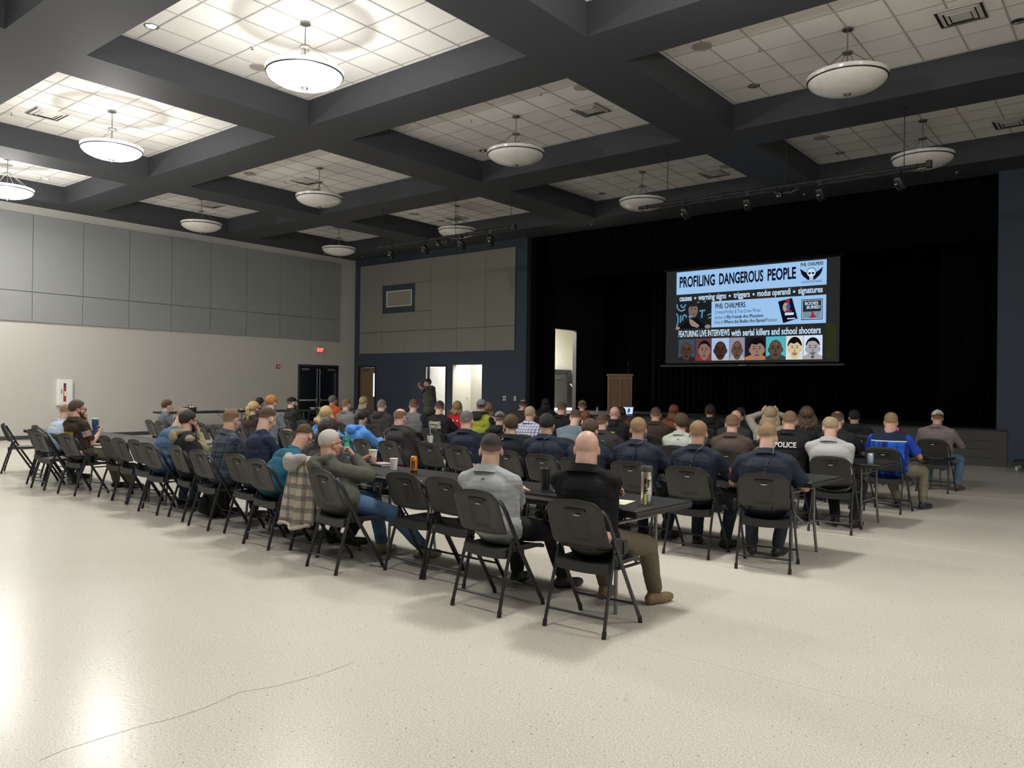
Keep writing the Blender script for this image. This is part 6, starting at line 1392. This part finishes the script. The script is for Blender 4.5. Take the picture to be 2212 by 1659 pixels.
# ---- the standing presenter with a microphone
SPX, SPY, SPR = -15.06, 15.2, 95
MIC_L = (-.04, .20, 1.46)
TS = person(SPX, SPY, SPR, (SPX-.12, SPY, 1.755), 'standing presenter in an olive hooded vest raising his fist and holding a microphone', skin='ruddy', hair=('crop', 'dark'), top=('tee', 'black_tee', (.014, .014, .016)), trousers=('charcoal', (.03, .03, .032)), stand=True, hyaw=10, hpitch=2, bulk=1.08, sleeves='short', near=1, face=True,
   arms=(((-.06, .23, 1.40), (-.35, -.6, -1), (.3, .15, .9), (0, -1, .3), .95), ((.10, .50, 1.55), (.5, .2, -1), (0, .1, 1), (0, -1, .2), 1.2)), feet=((.12, .0), (.14, .05)), group='presenter', extras=(('overvest', 'olive_vest', (.080, .083, .065)), ('blackhood', 'olive_hood', (.070, .073, .058)), ('patch', -1, ('white', (.6, .6, .6)), .05)))
t0, A0, H0, N0_ = TS
el, wr, _ = A0[-1]
mt = thing('microphone', 'black handheld microphone held to the mouth of the presenter', 'microphone', (0, 0, 0))
Mw = Matrix.Translation((SPX, SPY, 0)) @ Matrix.Rotation(R(SPR), 4, 'Z')
p = Mw @ (wr+Vector((.0, .05, .045))); mth = Mw @ (H0+Vector((0, .125, -.075)))
dv = (mth-p).normalized(); mt.location = p
f = MB(); f.cap(-dv*.09, dv*.08, .012, .015, flat=True); f.obj('microphone_handle', mat('mic_dark', (.03, .03, .03), .4), mt, smooth=50)
f = MB(); f.ell(dv*.10, (.024, .024, .026)); f.obj('microphone_grille', mat('mic_mesh', (.10, .10, .10), .4, .8), mt, smooth=180)

# ---- chairs: one under every seated person, then the empty ones
for i, (cx, fy, crz, *_r) in SEAT.items():
    lab = LABELS[i].split()
    while len(lab) > 10: lab = lab[:-1]
    while lab[-1] in ('in', 'a', 'the', 'and', 'of', 'with', 'from', 'over', 'under', 'at', 'to', 'beside', 'his', 'her', 'by'): lab = lab[:-1]
    chair(cx, fy, crz, 'charcoal folding chair occupied by the '+' '.join(lab), 'charcoal folding chairs')
for x, y, rz, lab in [(-4.29, 4.49, -2, 'empty charcoal folding chair directly left of the man in the grey polo'), (-4.76, 4.50, -2, 'empty charcoal folding chair directly right of the olive hoodie man, before the orange can'),
    (-9.86, 4.74, -3, 'empty charcoal folding chair left of the faded blue sweater, nearest row'), (-10.33, 4.76, -3, 'empty charcoal folding chair in the middle of three empties, nearest row'), (-10.80, 4.80, -2, 'empty charcoal folding chair next to the sheriff deputy, right side'),
    (-12.42, 4.57, 1, 'empty charcoal folding chair between the sheriff deputy and the far left end'), (-12.95, 4.72, 6, 'empty charcoal folding chair partly behind another beside the light blue shirt'), (-14.05, 5.14, -4, 'empty charcoal folding chair at the left end of the nearest tables'),
    (-15.12, 5.02, -24, 'empty charcoal folding chair turned away, last at the left picture edge'),
    (-7.06, 7.10, -3, 'empty charcoal folding chair between the grey-haired officer and the black work jacket'), (-8.16, 6.96, -6, 'empty charcoal folding chair between the black work jacket and the blue hoodie'),
    (-10.39, 7.34, -4, 'empty charcoal folding chair right of the ginger-haired man'), (-12.49, 7.40, -4, 'empty charcoal folding chair left of the blonde ponytail, second row'), (-13.39, 7.60, 0, 'empty charcoal folding chair right of the young man in grey, second row'), (-14.45, 7.41, -4, 'empty charcoal folding chair before the young man in grey'),
    (-13.2, 9.70, -3, 'empty charcoal folding chair right of the bearded man in the black cap'), (-5.3, 9.2, 0, 'empty charcoal folding chair in the third row beside the charcoal fleece'), (-8.9, 11.2, 0, 'empty charcoal folding chair in the fourth row behind the lime hoodie')]:
    chair(x, y, rz, lab, 'empty charcoal folding chairs')
# plaid jacket with a grey hood hung over a chair back in the nearest row
dj = thing('hooded_jacket', 'cream and navy plaid jacket with a grey hood hanging over a chair back', 'jacket', (-6.02, 4.42, 0), R(-4))
f = MB(); nx, nz = 40, 26; vs = []
for side in (0, 1):
    for j in range(nz+1):
        v = j/nz; z = .90-.62*v
        for i_ in range(nx+1):
            u = 2*i_/nx-1; wd = .19+.12*v; wx = u*wd-.05*v
            yy = -.035-.05*v+.085*abs(u)**3+.022*math.sin(u*9+v*2)*v+.012*math.sin(u*17)*v
            if v < .12: yy += .07*(1-v/.12)**1.5
            vs.append((wx, yy-(.016 if side == 0 else 0), z-.02*math.sin(u*5)*v))
W_ = nx+1; K = (nz+1)*W_; fs = []
for j in range(nz):
    for i_ in range(nx):
        a = j*W_+i_; fs.append((a, a+1, a+W_+1, a+W_)); fs.append((K+a, K+a+W_, K+a+W_+1, K+a+1))
for j in range(nz): fs.append((j*W_, j*W_+W_, K+j*W_+W_, K+j*W_)); a = j*W_+nx; fs.append((a, K+a, K+a+W_, a+W_))
for i_ in range(nx): fs.append((i_, K+i_, K+i_+1, i_+1)); a = nz*W_+i_; fs.append((a, a+1, K+a+1, K+a))
f.add(vs, fs); f.obj('jacket_body', cloth('cream_plaid', (.45, .40, .31), .9, (.105, (.035, .042, .085), (.16, .15, .16))), dj, smooth=180)
f = MB(); f.tube([(u*.27-.05+.0, -.11+.085*abs(u)**3+.02*math.sin(u*9+2), .275-.02*math.sin(u*5)) for u in [k/10-1 for k in range(21)]], .016, 8); f.obj('hem', cloth('cream_fleece', (.52, .47, .40)), dj, smooth=180)
f = MB(); f.cap((.17, -.02, .84), (.24, .05, .40), .055, .045); f.cap((.24, .05, .40), (.22, .03, .34), .045, .04); blob(f, 'sleeve', MATS['cloth_cream_plaid'], dj, .012, 4, .015)
f = MB()
for k in range(9):
    a = PI*k/8; f.ell((-.03+.115*math.cos(a), -.045-.045*math.sin(a), .895-.035*math.sin(a)), (.042, .04, .034))
f.ell((-.05, -.085, .83), (.13, .04, .08)); f.cap((-.16, -.06, .86), (.09, -.06, .88), .045, .05); blob(f, 'hood', cloth('grey_fleece', (.34, .335, .32)), dj, .010, 14, .012)
# render-ready
bpy.context.view_layer.update()
